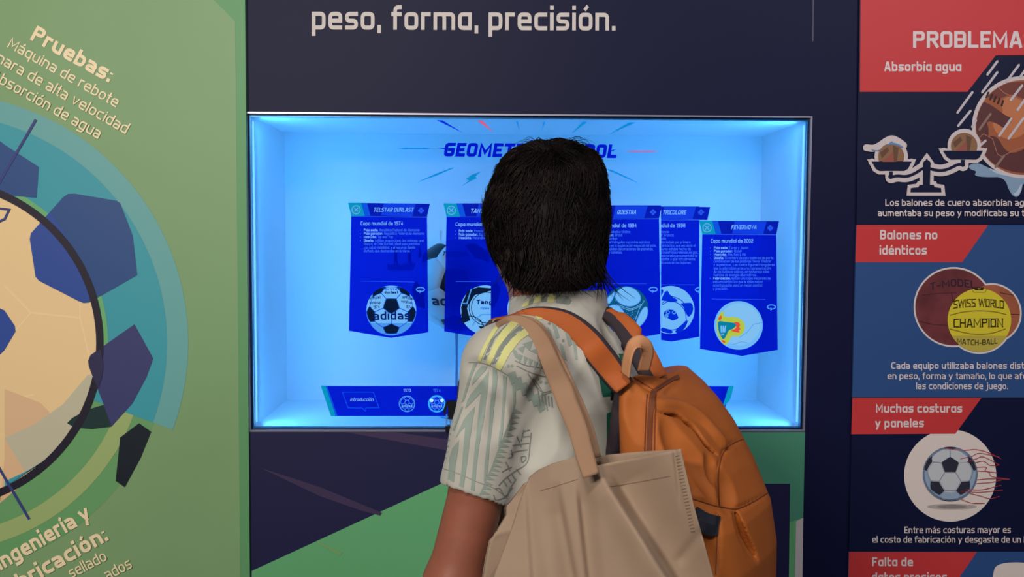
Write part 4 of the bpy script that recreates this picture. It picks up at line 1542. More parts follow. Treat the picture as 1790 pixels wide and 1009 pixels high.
# small black bracket on the bottom edge of the case
by_ = -0.022
br = empty('clamp_bracket', at(789, 752, by_), 'small black bracket on clear legs at the case bottom edge beside the sleeve', 'bracket')
BLK = M('bracket_black', (14, 15, 20), 0.4)
b = PB()
b.slab([(782.5, 701.5), (806, 701.5), (806, 724), (801, 733), (783.5, 733), (783, 722)], BLK, by_, by_ + .014)
b.build('housing', br)
b = PB()
b.slab([(779.5, 703), (783, 702), (781.5, 712), (779, 724), (774.5, 726), (775, 718)], BLK, by_ - .002, by_ + .012)
b.build('side_flap', br)
for x in (779.5, 786.5):
    b = PB()
    b.slab([(x, 724), (x + 2.6, 724), (x + 2.2, 747), (x, 747)], M('bracket_clear', (96, 140, 200), 0.15), by_ + .003, by_ + .008)
    b.build('leg', br)
b = PB()
b.slab([(778.5, 745.5), (792, 745.5), (790, 755), (778.5, 755)], BLK, by_, -0.0046)
b.build('foot', br)
# ------------------------------------------------------------------ the visitor seen from behind
TH_ = math.radians(55)
PU = np.array([math.cos(TH_), math.sin(TH_), 0.0])      # the person's right
PV = np.array([-math.sin(TH_), math.cos(TH_), 0.0])     # the way the chest faces
PN = np.array([0.02, -0.61, 0.0])
ZV = np.array([0, 0, 1.0])


def L(r, f, z):
    return PN + PU * r + PV * f + ZV * z


HA = math.radians(20)
HR, HF = np.array([math.cos(HA), math.sin(HA), 0.0]), np.array([-math.sin(HA), math.cos(HA), 0.0])
HC = np.array([-0.009, -0.575, 1.522])


def Hd(r, f, z):
    return HC + HR * r + HF * f + ZV * z


person = empty('person', L(0, 0, 0), 'person seen from behind in a pale patterned football shirt with yellow shoulder stripes', 'person')
SKIN = M('skin', (140, 84, 66), 0.5, noise=0.06, nscale=40, bump=0.08, bscale=500)
LSH, RSH = L(-.156, 0, 1.308), L(.152, 0.0, 1.278)
LEL, LWR = L(-.220, .042, 1.0), L(-.222, .13, .775)
REL, RWR = L(.225, .02, 1.02), L(.16, .21, .90)


def hand(fd, wr, d, nrm, side, sgn, curl):
    """palm, four curling fingers and a thumb; d along the hand, nrm out of the palm, side towards the thumb"""
    d, nrm, side = [np.array(v) / np.linalg.norm(v) for v in (d, nrm, side)]
    for o in (-.030, -.010, .010, .030):
        fd.cone(wr + side * o * .5, wr + d * .085 + side * o * .95, .015, .012, .012)
    for o, ln in ((-.031, .060), (-.0105, .074), (.0105, .080), (.031, .070)):
        p = wr + d * .088 + side * o
        ang = 0.15
        for i, q in enumerate((.45, .32, .25)):
            ang += curl * (.5, .6, .5)[i]
            dd = d * math.cos(ang) + nrm * math.sin(ang)
            n = p + dd * ln * q
            fd.cone(p, n, .0085 - .0006 * i, .0079 - .0008 * i, .002)
            p = n
    p = wr + d * .025 + side * .026
    for i, (a, b_, c_) in enumerate(((.55, .8, .25), (.8, .5, .3), (.9, .25, .35))):
        dd = d * a + side * b_ + nrm * c_
        n = p + dd / np.linalg.norm(dd) * (.038, .032, .026)[i]
        fd.cone(p, n, .0125 - .0015 * i, .011 - .0015 * i, .006)
        p = n


fd = Field(PN + np.array([-.48, -.42, 0.0]), PN + np.array([.42, .42, 1.66]), 0.0045)
ax = (PU, PV)
fd.loft(PN, ax, [(.84, 0, .01, .155, .11), (.95, 0, .0, .145, .10), (1.08, 0, .0, .135, .095), (1.2, 0, 0, .14, .098), (1.28, 0, 0, .13, .088), (1.345, 0, -.005, .09, .06), (1.385, 0, -.005, .06, .055)], 0.02)
fd.cone(L(-.05, -.01, 1.335), LSH, .045, .043, .02)
fd.cone(L(.05, -.01, 1.325), RSH, .045, .043, .02)
fd.chain([LSH, LSH * .5 + LEL * .5 + PV * -.004, LEL], [.042, .0405, .0405], .015)
fd.chain([LEL, LEL * .6 + LWR * .4, LWR], [.042, .041, .027], .02)
fd.chain([RSH, RSH * .5 + REL * .5, REL], [.044, .043, .040], .02)
fd.chain([REL, REL * .6 + RWR * .4, RWR], [.041, .040, .027], .02)
hand(fd, LWR, LWR - LEL + PV * .02, PU, PV, 1, .35)
hand(fd, RWR, RWR - REL, -PU * .3 - ZV, -PU * .9 + PV * .3, 1, .5)
NB = np.array([.004, -.607, 1.345])
fd.cone(NB, Hd(0, -.012, -.06), .062, .056, .03)
# head
fd.ell(Hd(0, -.012, .025), (HR, HF, ZV), (.074, .094, .092), .02)
fd.ell(Hd(0, .022, -.045), (HR, HF, ZV), (.067, .07, .075), .03)
fd.cone(Hd(0, .078, -.098), Hd(0, .07, -.085), .018, .024, .02)
fd.chain([Hd(0, .083, .02), Hd(0, .101, -.022), Hd(0, .092, -.032)], [.009, .0125, .011], .008)
for sgn in (-1, 1):
    fd.ell(Hd(sgn * .031, .085, .012), (HR, HF, ZV), (.017, .012, .013), .008, 'sub')
    fd.cone(Hd(sgn * .015, .086, .033), Hd(sgn * .045, .076, .031), .008, .006, .01)
    fd.ell(Hd(sgn * .079, -.002, -.005), (HR, HF, ZV), (.010, .019, .032), .005)
    fd.ell(Hd(sgn * .084, -.003, -.003), (HR, HF, ZV), (.005, .010, .018), .003, 'sub')
    fd.cone(Hd(0, .089, -.062), Hd(sgn * .02, .083, -.062), .006, .003, .004)
fd.cone(Hd(-.018, .086, -.072), Hd(.018, .086, -.072), .006, .006, .004)
# legs and feet
for sgn in (-1, 1):
    hip, kn, an = L(sgn * .085, .005, .86), L(sgn * .095, .02, .47), L(sgn * .098, -.015, .08)
    fd.chain([hip, hip * .5 + kn * .5, kn], [.088, .078, .056], .03)
    fd.chain([kn, kn * .65 + an * .35 - PV * .012, an], [.054, .052, .036], .03)
    fd.chain([an - ZV * .03 - PV * .02, L(sgn * .105, .10, .035), L(sgn * .108, .15, .028)], [.034, .034, .024], .02)
P, Q = fd.nets()
P = relax(P, Q, 2)
body = quad_mesh('body', P, Q, SKIN, person)
for sgn in (-1, 1):
    b = PB()
    bm = bmesh.new()
    bmesh.ops.create_uvsphere(bm, u_segments=20, v_segments=12, radius=.0118)
    c = Hd(sgn * .031, .0745, .012)
    b.mesh([c + np.array(v.co) for v in bm.verts], [tuple(v.index for v in f.verts) for f in bm.faces], M('eye_white', (225, 220, 214), 0.2))
    bm.free()
    e1, e2 = HR, ZV
    for rr, off, m in ((.0055, .0112, M('eye_iris', (50, 30, 20), 0.2)), (.0025, .0122, M('eye_pupil', (8, 8, 8), 0.1))):
        b.face([c + HF * off + (e1 * math.cos(t) + e2 * math.sin(t)) * rr for t in np.linspace(0, 2 * math.pi, 17)[:-1]], m)
    b.build('eye', person, smooth=True)

# ---- hair
HAIR = M('hair', (9, 7, 8), 0.6, spec=0.15)
hy = -0.585
hl_ = []
for py, x0, x1, hyc, hh in ((249, 935, 985, hy + .01, .03), (258, 915, 1015, hy + .008, .06), (272, 888, 1042, hy + .005, .085), (300, 866, 1056, hy, .102), (340, 849, 1062, hy - .002, .112),
                           (380, 841, 1063, hy - .005, .114), (430, 851, 1060, hy - .012, .108), (470, 872, 1052, hy - .02, .096), (490, 885, 1046, hy - .026, .080), (504, 895, 1030, hy - .03, .062)):
    A, B = at(x0, py, hyc), at(x1, py, hyc)
    hl_.append((A[2], (A[0] + B[0]) / 2, hyc, (B[0] - A[0]) / 2 - .003, hh))
fh = Field(HC + np.array([-.15, -.16, -.17]), HC + np.array([.15, .17, .15]), 0.0035)
fh.loft((0, 0, 0), (np.array([1.0, 0, 0]), np.array([0, 1.0, 0])), hl_, 0, power=2.15)


def facecut(x, y, z):
    f_ = (x - HC[0]) * HF[0] + (y - HC[1]) * HF[1]
    zz = z - HC[2]
    lim = np.interp(zz.ravel(), [-.2, -.1, -.03, 0, .04, .07, .1], [-.035, -.025, -.012, .0, .04, .075, .3]).reshape(zz.shape)
    return lim - f_


fh.op(facecut, HC - .2, HC + .2, .006, 'sub')
# the little parting notch at the crown
for q_ in (-.09, -.07, -.05, -.03): fh.cone(at(967, 225, hy + q_), at(968, 258, hy + q_), .011, .003, .008, 'sub')
P, Q = fh.nets()
P = relax(P, Q, 3)
hair_bvh = bvh_of(P, Q)
hr = quad_mesh('hair', P, Q, HAIR, person)
hs_v, hs_f = [], []


def strand(pts, w):
    n0 = len(hs_v)
    k = len(pts)
    for i, p in enumerate(pts):
        d = pts[min(i + 1, k - 1)] - pts[max(i - 1, 0)]
        d = d / max(1e-9, np.linalg.norm(d))
        a = np.cross(d, np.array([.3, .9, .2]))
        a /= max(1e-9, np.linalg.norm(a))
        c = np.cross(d, a)
        s = w * (1 - .85 * (i / (k - 1)) ** 1.6) * (.55 if i == 0 else 1)
        for j in range(3):
            t = 2.094 * j
            hs_v.append(tuple(p + (a * math.cos(t) + c * math.sin(t)) * s))
    for i in range(k - 1):
        for j in range(3):
            hs_f.append((n0 + i * 3 + j, n0 + i * 3 + (j + 1) % 3, n0 + (i + 1) * 3 + (j + 1) % 3, n0 + (i + 1) * 3 + j))


ZEND = at(950, 492, hy)[2]
hc2 = np.array([.0, -.59, 1.545])
lock_n = 230
locks = [(rng.uniform(0, 2 * math.pi), rng.uniform(0.05, 2.25), rng.uniform(-.95, .95), rng.uniform(.3, .75)) for _ in range(lock_n)]
for li in range(5200):
    la, lp, sw, lg = locks[li % lock_n]
    az = la + rng.normal(0, .16)
    p0 = max(.04, lp + rng.normal(0, .05))
    span = lg * rng.uniform(.7, 1.1)
    dirs = np.array([math.cos(az), math.sin(az)])
    fcomp = dirs @ HF[:2]
    if fcomp > .3 and lp > .9: continue
    pts = []
    last = None
    for i in range(9):
        t = i / 8
        pol = p0 + span * t
        a2 = az + sw * t * t * .5
        if pol < 2.62:
            d = np.array([math.cos(a2) * math.sin(pol), math.sin(a2) * math.sin(pol), math.cos(pol)])
            loc, nor, _, _ = hair_bvh.ray_cast(Vector(hc2), Vector(d))
            if loc is None or loc.z < ZEND: break
            loc = np.array(loc)
            off = .0008 + .0055 * t * rng.uniform(.4, 1.3) + .002 * math.sin(li % lock_n + 3 * t)
            p = loc + d * off
        else:
            p = last + np.array([math.cos(a2) * .001, math.sin(a2) * .001, -.010 * lg])
            if p[2] < ZEND: break
        pts.append(p)
        last = p
    if len(pts) > 4: strand(pts, rng.uniform(.0007, .0013))
# nape fringe, longer on the right
for _ in range(520):
    u_ = rng.uniform(0, 1)
    px = 878 + 176 * u_ ** .95
    py = rng.uniform(425, 490)
    h = hit(hair_bvh, px, py)
    if h is None: continue
    p = h[0] + h[1] * rng.uniform(.001, .004)
    end = (508 + 6 * math.sin(px * .21) + 5 * math.sin(px * .47)) + rng.uniform(-14, 5)
    if px < 905: end -= (905 - px) * .7
    if px > 1040: end += 8
    elif px > 1015: end -= 9
    ln = max(.012, (end - py) / 1110)
    pts = []
    sx = (.05 if px > 1030 else .14 if px < 915 else 0) + rng.normal(0, .16)
    for i in range(7):
        t = i / 6
        pts.append(p + np.array([sx * ln * t * t * 2, -.004 * math.sin(t * 2), -ln * t]))
    strand(pts, rng.uniform(.0009, .0016))
# wispy outline
for _ in range(420):
    ang = rng.uniform(-.35, math.pi + .35)
    px, py = 951 + 108 * math.cos(ang), 385 - 128 * math.sin(ang)
    for s_ in np.linspace(1.0, .8, 10):
        h = hit(hair_bvh, 951 + (px - 951) * s_, 385 + (py - 385) * s_)
        if h is not None: break
    if h is None: continue
    p = h[0]
    out = CR * math.cos(ang) + CU * math.sin(ang)
    tang = (-CR * math.sin(ang) + CU * math.cos(ang)) * (1 if ang > 1.57 else -1)
    ln = rng.uniform(.012, .03)
    pts = [p + out * (.001 + rng.uniform(.1, .34) * ln * math.sin(t * 2.2)) - tang * ln * t * rng.uniform(.95, 1.05) - ZV * .004 * t * t for t in np.linspace(0, 1, 6)]
    strand(pts, .0005)
# flyaway tuft at the parting
for _ in range(150):
    side = rng.choice([-1, 1])
    h = hit(hair_bvh, 967 + side * rng.uniform(2, 24), rng.uniform(258, 272))
    if h is None: continue
    p = h[0]
    sx, up = side * rng.uniform(.2, 1.0), rng.uniform(.008, .021)
    w = rng.uniform(.02, .06)
    pts = [p + CR * (sx * w * t) + ZV * (up * math.sin(t * 2.6) * (1 - .2 * t)) + np.array([0, .01 * t, 0]) for t in np.linspace(0, 1, 9)]
    strand(pts, .0006)
me = bpy.data.meshes.new('hair_strands')
me.from_pydata(hs_v, [], hs_f)
me.materials.append(M('hair_strand', (16, 10, 10), 0.5, spec=0.15, noise=0.85, nscale=28))
me.polygons.foreach_set('use_smooth', [True] * len(hs_f))
hso = bpy.data.objects.new('hair_strands', me)
scene.collection.objects.link(hso)
hso['kind'] = 'stuff'
par(hso, hr)

# ---- shirt
SHIRT = M('shirt_pale', (174, 174, 166), 0.75, bump=0.12, bscale=900, sheen=0.2)
fs = Field(PN + np.array([-.36, -.36, .80]), PN + np.array([.34, .34, 1.45]), 0.0038)
fs.loft(PN, ax, [(.82, 0, .01, .175, .14), (.95, 0, .0, .172, .137), (1.08, 0, -.004, .168, .132), (1.2, 0, -.008, .168, .128), (1.27, 0, -.01, .162, .12), (1.325, 0, -.008, .13, .095), (1.365, 0, -.006, .085, .074), (1.385, 0, -.004, .06, .06)], 0.02, power=2.2)
fs.cone(L(-.06, -.008, 1.342), LSH + ZV * .004, .052, .057, .03)
fs.cone(L(.06, -.008, 1.345), RSH + ZV * .006, .054, .060, .03)
hemL = LSH + (LEL - LSH) * .585
hemR = RSH + (REL - RSH) * .66
dl = (LEL - LSH) / np.linalg.norm(LEL - LSH)
dr = (REL - RSH) / np.linalg.norm(REL - RSH)
fsl = Field(fs.lo, fs.lo + fs.h * (fs.n - 1), fs.h)
fsl.chain([LSH - dl * .005, LSH + dl * .10, hemL + dl * .02], [.057, .053, .053], .01)
fsl.cut(hemL, dl - PU * .22, 0)
fsl.cone(hemL - dl * .03, hemL + dl * .02, .0455, .0500, .004, 'sub')
fsr = Field(fs.lo, fs.lo + fs.h * (fs.n - 1), fs.h)
fsr.chain([RSH - dr * .005, RSH + dr * .10, hemR + dr * .02], [.056, .056, .055], .01)
fsr.cut(hemR, dr, 0)
fsr.cone(hemR - dr * .03, hemR + dr * .02, .046, .0525, .004, 'sub')
for q in (fsl, fsr):
    kk = .022
    hh = np.clip(.5 + .5 * (fs.v - q.v) / kk, 0, 1)
    fs.v = fs.v * (1 - hh) + q.v * hh - kk * hh * (1 - hh)
# collar: a soft band round the neck
CC = np.array([.018, -.606, 0.0])


def collar(x, y, z):
    p = (x - CC[0]) * PU[0] + (y - CC[1]) * PU[1]
    q = (x - CC[0]) * PV[0] + (y - CC[1]) * PV[1]
    top = 1.4095 - .12 * q - .03 * p
    rad = np.sqrt((p / .071) ** 2 + (q / .074) ** 2)
    dr_ = np.abs((rad - 1 - .12 * (1.40 - z) / .05 * .6) * .0725) - .0035
    dz = np.maximum(z - top, (top - .05) - z)
    return np.maximum(dr_, dz)


fs.cone(np.array([.012, -.604, 1.46]), np.array([.016, -.606, 1.36]), .062, .064, .006, 'sub')
fs.op(collar, CC + np.array([-.12, -.12, 1.32]), CC + np.array([.12, .12, 1.45]), .006)
fs.cut((0, 0, .845), (0, 0, -1))
P, Q = fs.nets()
pre = bvh_of(P, Q)


def carve(fld, bvh, pts, r, depth=0.0, k=.01, mode='sub'):
    q = []
    for a in spline([np.array(p) for p in pts], 5):
        h = hit(bvh, a[0], a[1])
        if h is not None: q.append(h[0] + h[1] * depth)
    n = len(q)
    for i in range(n - 1):
        ta, tb = [math.sin(math.pi * min(1, max(0, (j + .35) / n))) ** .6 for j in (i, i + 1)]
        if np.linalg.norm(q[i] - q[i + 1]) < .06: fld.cone(q[i], q[i + 1], r * ta, r * tb, k, mode)


# cloth folds: at the arm pit, down the back, on the sleeve
for pts, r, dp in (([(922, 808), (938, 773), (951, 736), (972, 690)], .013, .004), ([(905, 800), (932, 752), (940, 712)], .010, .006), ([(895, 770), (925, 720), (945, 665)], .009, .006), ([(945, 800), (962, 740), (968, 690)], .013, .008),
                   ([(1000, 600), (1012, 660), (1050, 690)], .010, .007), ([(1005, 640), (1022, 690), (1058, 700)], .009, .0065),
                   ([(1050, 560), (1072, 600), (1080, 640)], .010, .007), ([(880, 655), (905, 700), (915, 760)], .009, .0065), ([(840, 660), (826, 715), (812, 760)], .009, .008),
                   ([(872, 690), (866, 730), (860, 760)], .008, .0072), ([(985, 790), (1000, 730), (1010, 690)], .012, .009), ([(815, 640), (850, 648), (900, 690)], .0035, .0024)):
    carve(fs, pre, pts, r, dp, .016)
P, Q = fs.nets()
P = relax(P, Q, 3)
shirt_bvh = bvh_of(P, Q)
SAGE, YEL, SAGE2, GRNP = M('shirt_sage', (136, 152, 144), 0.75), M('shirt_yellow', (198, 200, 132), 0.7), M('shirt_sage_dark', (118, 128, 122), 0.75), M('shirt_bottle_green', (14, 92, 72), 0.7)
BLK_ = M('shirt_black', (20, 22, 26), 0.7)
K = 200 / 917.0
CA = lambda l: [(760 + x * K, 680 + y * K) for x, y in l]
CB = lambda l: [(800 + x * K, 500 + y * K) for x, y in l]
ex = []


def dc(poly, m, lift=.0012):
    d = decal(shirt_bvh, poly, m, lift * .5, 4.5)
    if d and d[1]: ex.append(d)


# shoulder: mottled bands, then the three yellow stripes
for pts in ([(400, 300), (440, 285), (300, 420), (225, 590), (205, 590), (270, 430)], [(505, 310), (555, 330), (430, 420), (360, 520), (305, 620), (275, 625), (330, 500), (400, 400)]):
    dc(CB(pts), SAGE2, .0009)
    (a0, a1) = pts[0], pts[-2]
for i in range(6):
    t = i / 6
    for (x0, y0, x1, y1) in ((420, 300, 215, 590), (530, 325, 290, 625)):
        cx, cy = x0 + (x1 - x0) * t ** .9, y0 + (y1 - y0) * t
        dc(CB([(cx - 22, cy + 8), (cx + 14, cy - 14), (cx + 22, cy - 4), (cx - 10, cy + 20)]), SHIRT, .0014)
dc(CB([(340, 275), (405, 272), (320, 350), (245, 470), (185, 605), (160, 592), (210, 480), (270, 370)]), YEL, .0018)
dc(CB([(440, 272), (512, 285), (420, 375), (330, 490), (262, 635), (232, 612), (285, 480), (350, 370)]), YEL, .0018)
dc(CB([(560, 325), (608, 362), (500, 440), (420, 540), (345, 676), (300, 652), (370, 500), (450, 410)]), YEL, .0018)
dc(CB([(620, 245), (690, 250), (670, 275), (640, 272)]), YEL, .0018)
# sleeve seam
for q in stroke(spline([np.array(p) for p in CB([(88, 612), (180, 615), (260, 638), (350, 684), (440, 745), (520, 830)])], 6), 1.3): dc(q, SAGE2, .0011)
# back of the shoulder: triangles, teeth, dots
for pts in ([(520, 465), (600, 440), (575, 520)], [(600, 440), (660, 430), (650, 500)], [(575, 520), (650, 500), (665, 560)], [(480, 500), (540, 480), (520, 540)], [(430, 500), (470, 520), (500, 600), (460, 570)], [(560, 400), (610, 390), (600, 430)], [(640, 380), (670, 400), (660, 430), (625, 420)]):
    dc(CB(pts), SAGE)
for i in range(7):
    t = i / 6
    x, y = 490 + 240 * t, 545 + 105 * t
    dc(CB([(x, y), (x + 30, y + 14), (x + 4, y + 75)]), SAGE)
for l in ([(470, 640), (600, 700), (760, 740)], [(460, 600), (560, 640), (740, 665)], [(620, 790), (680, 850), (770, 830)], [(660, 880), (780, 840)], [(600, 740), (650, 800), (700, 900), (720, 1000)], [(560, 700), (640, 830), (660, 960)]):
    for q in stroke(spline([np.array(p) for p in CB(l)], 5), 1.5): dc(q, SAGE2)
for c in ((405, 640), (435, 640), (665, 768), (705, 775), (745, 778), (640, 740)):
    dc(circ(*CB([c])[0], 2.6, 10), SAGE)
for i in range(6):
    x, y = 400 + 45 * i, 700 + 45 * i
    dc(CB([(x, y), (x + 60, y - 20), (x + 80, y + 60), (x + 30, y + 90)]), SAGE)
for i in range(5):
    x, y = 640 + 26 * i, 845 + 10 * i
    dc(CB([(x, y), (x + 12, y + 4), (x + 22, y + 90), (x + 8, y + 86)]), SAGE2)
# sleeve: nested chevrons and stripes
KE = .13875
CE = lambda l: [(765 + x * KE, 615 + y * KE) for x, y in l]
FF = lambda x, y: (x, y + 937)
for pts in ([(560, 178), (632, 182), (600, 242), (510, 340), (430, 425), (450, 335), (490, 255)],
            [(645, 246), (640, 400), (620, 560), (590, 800), (550, 1009), FF(510, 350), FF(490, 520), FF(465, 818), FF(418, 800), FF(440, 560), FF(457, 400), (495, 1009), (525, 700), (549, 516), (440, 630), (348, 718), (372, 620), (412, 540), (540, 388)],
            [(478, 683), (446, 850), (425, 1009), FF(405, 200), FF(370, 480), FF(327, 778), FF(273, 748), FF(302, 560), FF(325, 300), FF(350, 8), FF(290, 70), FF(232, 150), (262, 1009), (330, 856), (400, 766)],
            [FF(272, 178), FF(258, 320), FF(230, 480), FF(205, 710), FF(130, 668), FF(150, 480), FF(140, 430), FF(190, 280)],
            [(697, 205), (747, 225), (758, 320), (736, 480), (706, 720), (680, 1009), FF(655, 250), FF(630, 560), FF(600, 690), FF(582, 690), FF(590, 500), FF(610, 300), (640, 1000), (665, 650), (690, 400)],
            [(822, 288), (870, 312), (852, 600), (822, 1009), FF(812, 130), FF(775, 262), FF(764, 250), FF(780, 60), (790, 1000), (815, 700), (826, 450)],
            [(940, 380), (986, 440), (978, 640), (944, 770), (950, 600)], [(455, 150), (502, 140), (425, 330), (335, 620), (302, 640), (392, 330)], [(300, 700), (325, 690), (215, 1000), (190, 990)]):
    dc(CE(pts), SAGE)
zz = [(960, -230), (935, -165), (910, -100), (885, -30), (855, 60), (825, 140), (795, 200), (770, 270), (745, 330), (720, 400), (700, 455), (680, 510), (655, 565), (622, 620), (592, 680), (580, 740), (556, 800), (526, 862)]
for i in range(len(zz) - 1):
    (xa, ya), (xb, yb) = zz[i], zz[i + 1]
    dc(CE([FF(xa, ya), FF(xb, yb), FF(xa + 105, ya + 62)]), SAGE)
for l in ([(620, 455), (680, 445), (755, 435)], [(655, 380), (675, 420), (690, 465)], [(605, 520), (660, 500), (742, 488)], [(610, 488), (622, 535), (585, 556)], [(535, 668), (580, 640), (615, 625)], [(565, 585), (585, 620), (600, 655)],
          [(510, 775), (560, 720), (640, 660), (740, 590), (762, 440), (772, 350)], [(690, 420), (702, 370), (712, 328)], [(545, 730), (575, 780)], [(575, 700), (610, 752)], [(610, 675), (640, 722)], [(650, 640), (690, 690)],
          [(690, 545), (720, 540), (730, 560), (700, 590), (690, 545)], [(480, 800), (520, 800), (560, 860), (620, 790)], [(470, 850), (490, 890), (560, 870)], [(650, 720), (600, 800), (580, 860)], [(710, 340), (760, 330)], [(705, 385), (760, 380)]):
    for q in stroke(spline([np.array(p) for p in CA(l)], 5), 1.7): dc(q, SAGE2)
for i in range(9):
    dc(circ(*CA([(150 - 8 * i, 170 + 48 * i)])[0], 2.4, 8), SAGE)
for q in stroke(spline([np.array(p) for p in CA([(70, 640), (190, 680), (340, 745), (480, 800), (585, 880)])], 6), 1.0): dc(q, SAGE2)
for pts in ([(964, 563), (971, 566), (978, 590), (972, 593)], [(985, 570), (994, 577), (1000, 602), (994, 606)], [(956, 572), (962, 578), (968, 600), (962, 598)], [(1000, 590), (1006, 596), (1010, 630), (1005, 628)], [(978, 600), (984, 604), (990, 630), (984, 628)]): dc(pts, SAGE)
for c in ((960, 566), (978, 572), (984, 596)): dc(circ(c[0], c[1], 2.4, 8), SAGE2)
# collar stripes and trim, neck badge, dark green side panel
K2 = 280 / 1413.0
CD = lambda l: [(900 + x * K2, 500 + y * K2) for x, y in l]
for pts in ([(80, 150), (130, 130), (120, 175), (65, 195)], [(178, 95), (240, 82), (225, 140), (165, 155)], [(300, 75), (362, 73), (348, 145), (284, 145)]): dc(CD(pts), YEL, .0016)
for pts in ([(240, 100), (290, 80), (280, 140), (232, 145)], [(365, 80), (470, 90), (500, 130), (480, 165), (360, 150)], [(130, 130), (170, 105), (160, 155), (125, 170)]): dc(CD(pts), SAGE2, .0012)
dc(CD([(780, 240), (815, 190), (850, 270), (892, 400), (870, 405), (810, 330)]), M('shirt_print_blue', (52, 88, 170), 0.6), .0014)
for pts in ([(700, 640), (760, 760), (850, 860), (850, 975), (775, 978), (730, 760)], [(915, 600), (985, 602), (985, 660), (930, 660)]): dc(CD(pts), GRNP, .0014)
for pts in ([(850, 860), (905, 900), (905, 1009), (840, 1009)],): dc(CD(pts), BLK_, .0014)
K3 = 200 / 961.0
CE_ = lambda l: [(1060 + x * K3, 590 + y * K3) for x, y in l]
for pts in ([(0, 310), (80, 400), (60, 490), (0, 490)], [(0, 640), (50, 620), (60, 860), (0, 865)], ): dc(CE_(pts), GRNP, .0012)
dc(CE_([(0, 865), (60, 858), (60, 985), (0, 985)]), SAGE2, .0012)
quad_mesh('shirt', P, Q, SHIRT, person, ex)

# ---- trousers and shoes (below the frame)
ft = Field(PN + np.array([-.3, -.3, .04]), PN + np.array([.3, .3, .98]), 0.006)
ft.loft(PN, ax, [(.80, 0, .005, .17, .125), (.9, 0, .0, .165, .118), (.955, 0, 0, .16, .112)], .02)
for sgn in (-1, 1):
    hip, kn, an = L(sgn * .088, .005, .85), L(sgn * .098, .02, .47), L(sgn * .10, -.012, .075)
    ft.chain([hip, kn, an], [.098, .075, .062], .03)
ft.cut((0, 0, .07), (0, 0, -1))
ft.cut((0, 0, .955), (0, 0, 1))
P, Q = ft.nets()
quad_mesh('trousers', relax(P, Q, 2), Q, M('trousers_dark', (40, 44, 58), 0.8, bump=0.1), person)
for sgn in (-1, 1):
    c = L(sgn * .106, .06, 0)
    f2 = Field(c + np.array([-.2, -.2, -.01]), c + np.array([.2, .2, .13]), 0.004)
    f2.chain([L(sgn * .10, -.045, .045), L(sgn * .106, .08, .045), L(sgn * .11, .165, .036)], [.040, .043, .034], .02)
    f2.cone(L(sgn * .10, -.02, .05), L(sgn * .10, -.012, .095), .042, .044, .02)
    f2.cut((0, 0, .024), (0, 0, -1))
    P, Q = f2.nets()
    sh = quad_mesh('shoe', relax(P, Q, 1), Q, M('shoe_white', (190, 188, 184), 0.6), person)
    f3 = Field(c + np.array([-.2, -.2, -.02]), c + np.array([.2, .2, .05]), 0.004)
    f3.chain([L(sgn * .10, -.045, .014), L(sgn * .106, .08, .014), L(sgn * .11, .165, .014)], [.044, .047, .038], .01)
    f3.cut((0, 0, .002), (0, 0, -1))
    f3.cut((0, 0, .025), (0, 0, 1))
    P, Q = f3.nets()
    quad_mesh('sole', P, Q, M('shoe_sole', (220, 218, 210), 0.7), sh)
# ------------------------------------------------------------------ orange backpack
ORG = M('canvas_orange', (168, 92, 34), 0.72, noise=0.06, nscale=25, bump=0.12, bscale=700)
ORGD = M('canvas_orange_dark', (104, 50, 26), 0.75)
STRAPM = M('strap_orange', (168, 86, 36), 0.7, bump=0.08, bscale=700)
MESHD = M('mesh_dark', (52, 44, 52), 0.85, bump=0.3, bscale=1500)
PB_ = -PV
pack = empty('backpack', L(0, -.22, .86), 'orange canvas backpack worn on the back of the person', 'backpack')
fb = Field(L(0, -.22, 1.08) - np.array([.27, .27, .26]), L(0, -.22, 1.08) + np.array([.27, .27, .27]), 0.0024)
fb.loft(PN, (PU, PB_), [(.84, 0, .23, .10, .06), (.87, 0, .238, .125, .078), (.95, -.002, .243, .132, .088), (1.05, -.004, .243, .134, .088), (1.11, -.006, .238, .134, .083), (1.17, -.008, .224, .132, .069),
                        (1.22, -.010, .209, .128, .054), (1.255, -.012, .195, .122, .040), (1.28, -.014, .183, .112, .028), (1.30, -.016, .173, .096, .016)], 0, power=3.4)
P, Q = fb.nets()
pbv = bvh_of(P, Q)


def carveb(pts, r, dp, k=.006, mode='sub'):
    carve(fb, pbv, pts, r, dp, k, mode)


# pocket slit, soft folds, seams
carveb([(1188, 765), (1206, 798), (1226, 826), (1250, 868)], .013, .006, .014)
carveb([(1165, 740), (1190, 790), (1215, 850)], .013, .008, .016)
carveb([(1238, 800), (1250, 828), (1254, 840)], .008, .004, .012)
carveb([(1262, 830), (1272, 860), (1268, 885)], .012, .009, .016)
carveb([(1260, 800), (1255, 834), (1257, 886)], .0034, .0012, .004)
carveb([(1260, 801), (1268, 786), (1284, 774), (1316, 762)], .003, .001, .004)
carveb([(1210, 872), (1235, 880), (1256, 886), (1286, 890), (1312, 880), (1346, 860)], .0035, .0008, .004)
carveb([(1255, 900), (1253, 950), (1251, 1005)], .0045, .0016, .006)
carveb([(1286, 892), (1293, 918), (1306, 948), (1324, 978)], .011, .0035, .006)
carveb([(1240, 935), (1236, 970), (1240, 1005)], .012, .007, .012)
carveb([(1096, 652), (1120, 668), (1143, 682)], .004, .002, .008)
carveb([(1112, 690), (1118, 720), (1125, 760)], .012, .009, .016)
carveb([(1147, 683), (1162, 672), (1180, 661)], .0038, .0012, .004)
carveb([(1162, 690), (1176, 677), (1192, 664)], .0038, .0012, .004)
carveb([(1148, 705), (1187, 709), (1221, 728), (1250, 760), (1266, 778)], .005, -.001, .012, 'add')
P, Q = fb.nets()
pbv = bvh_of(P, Q)
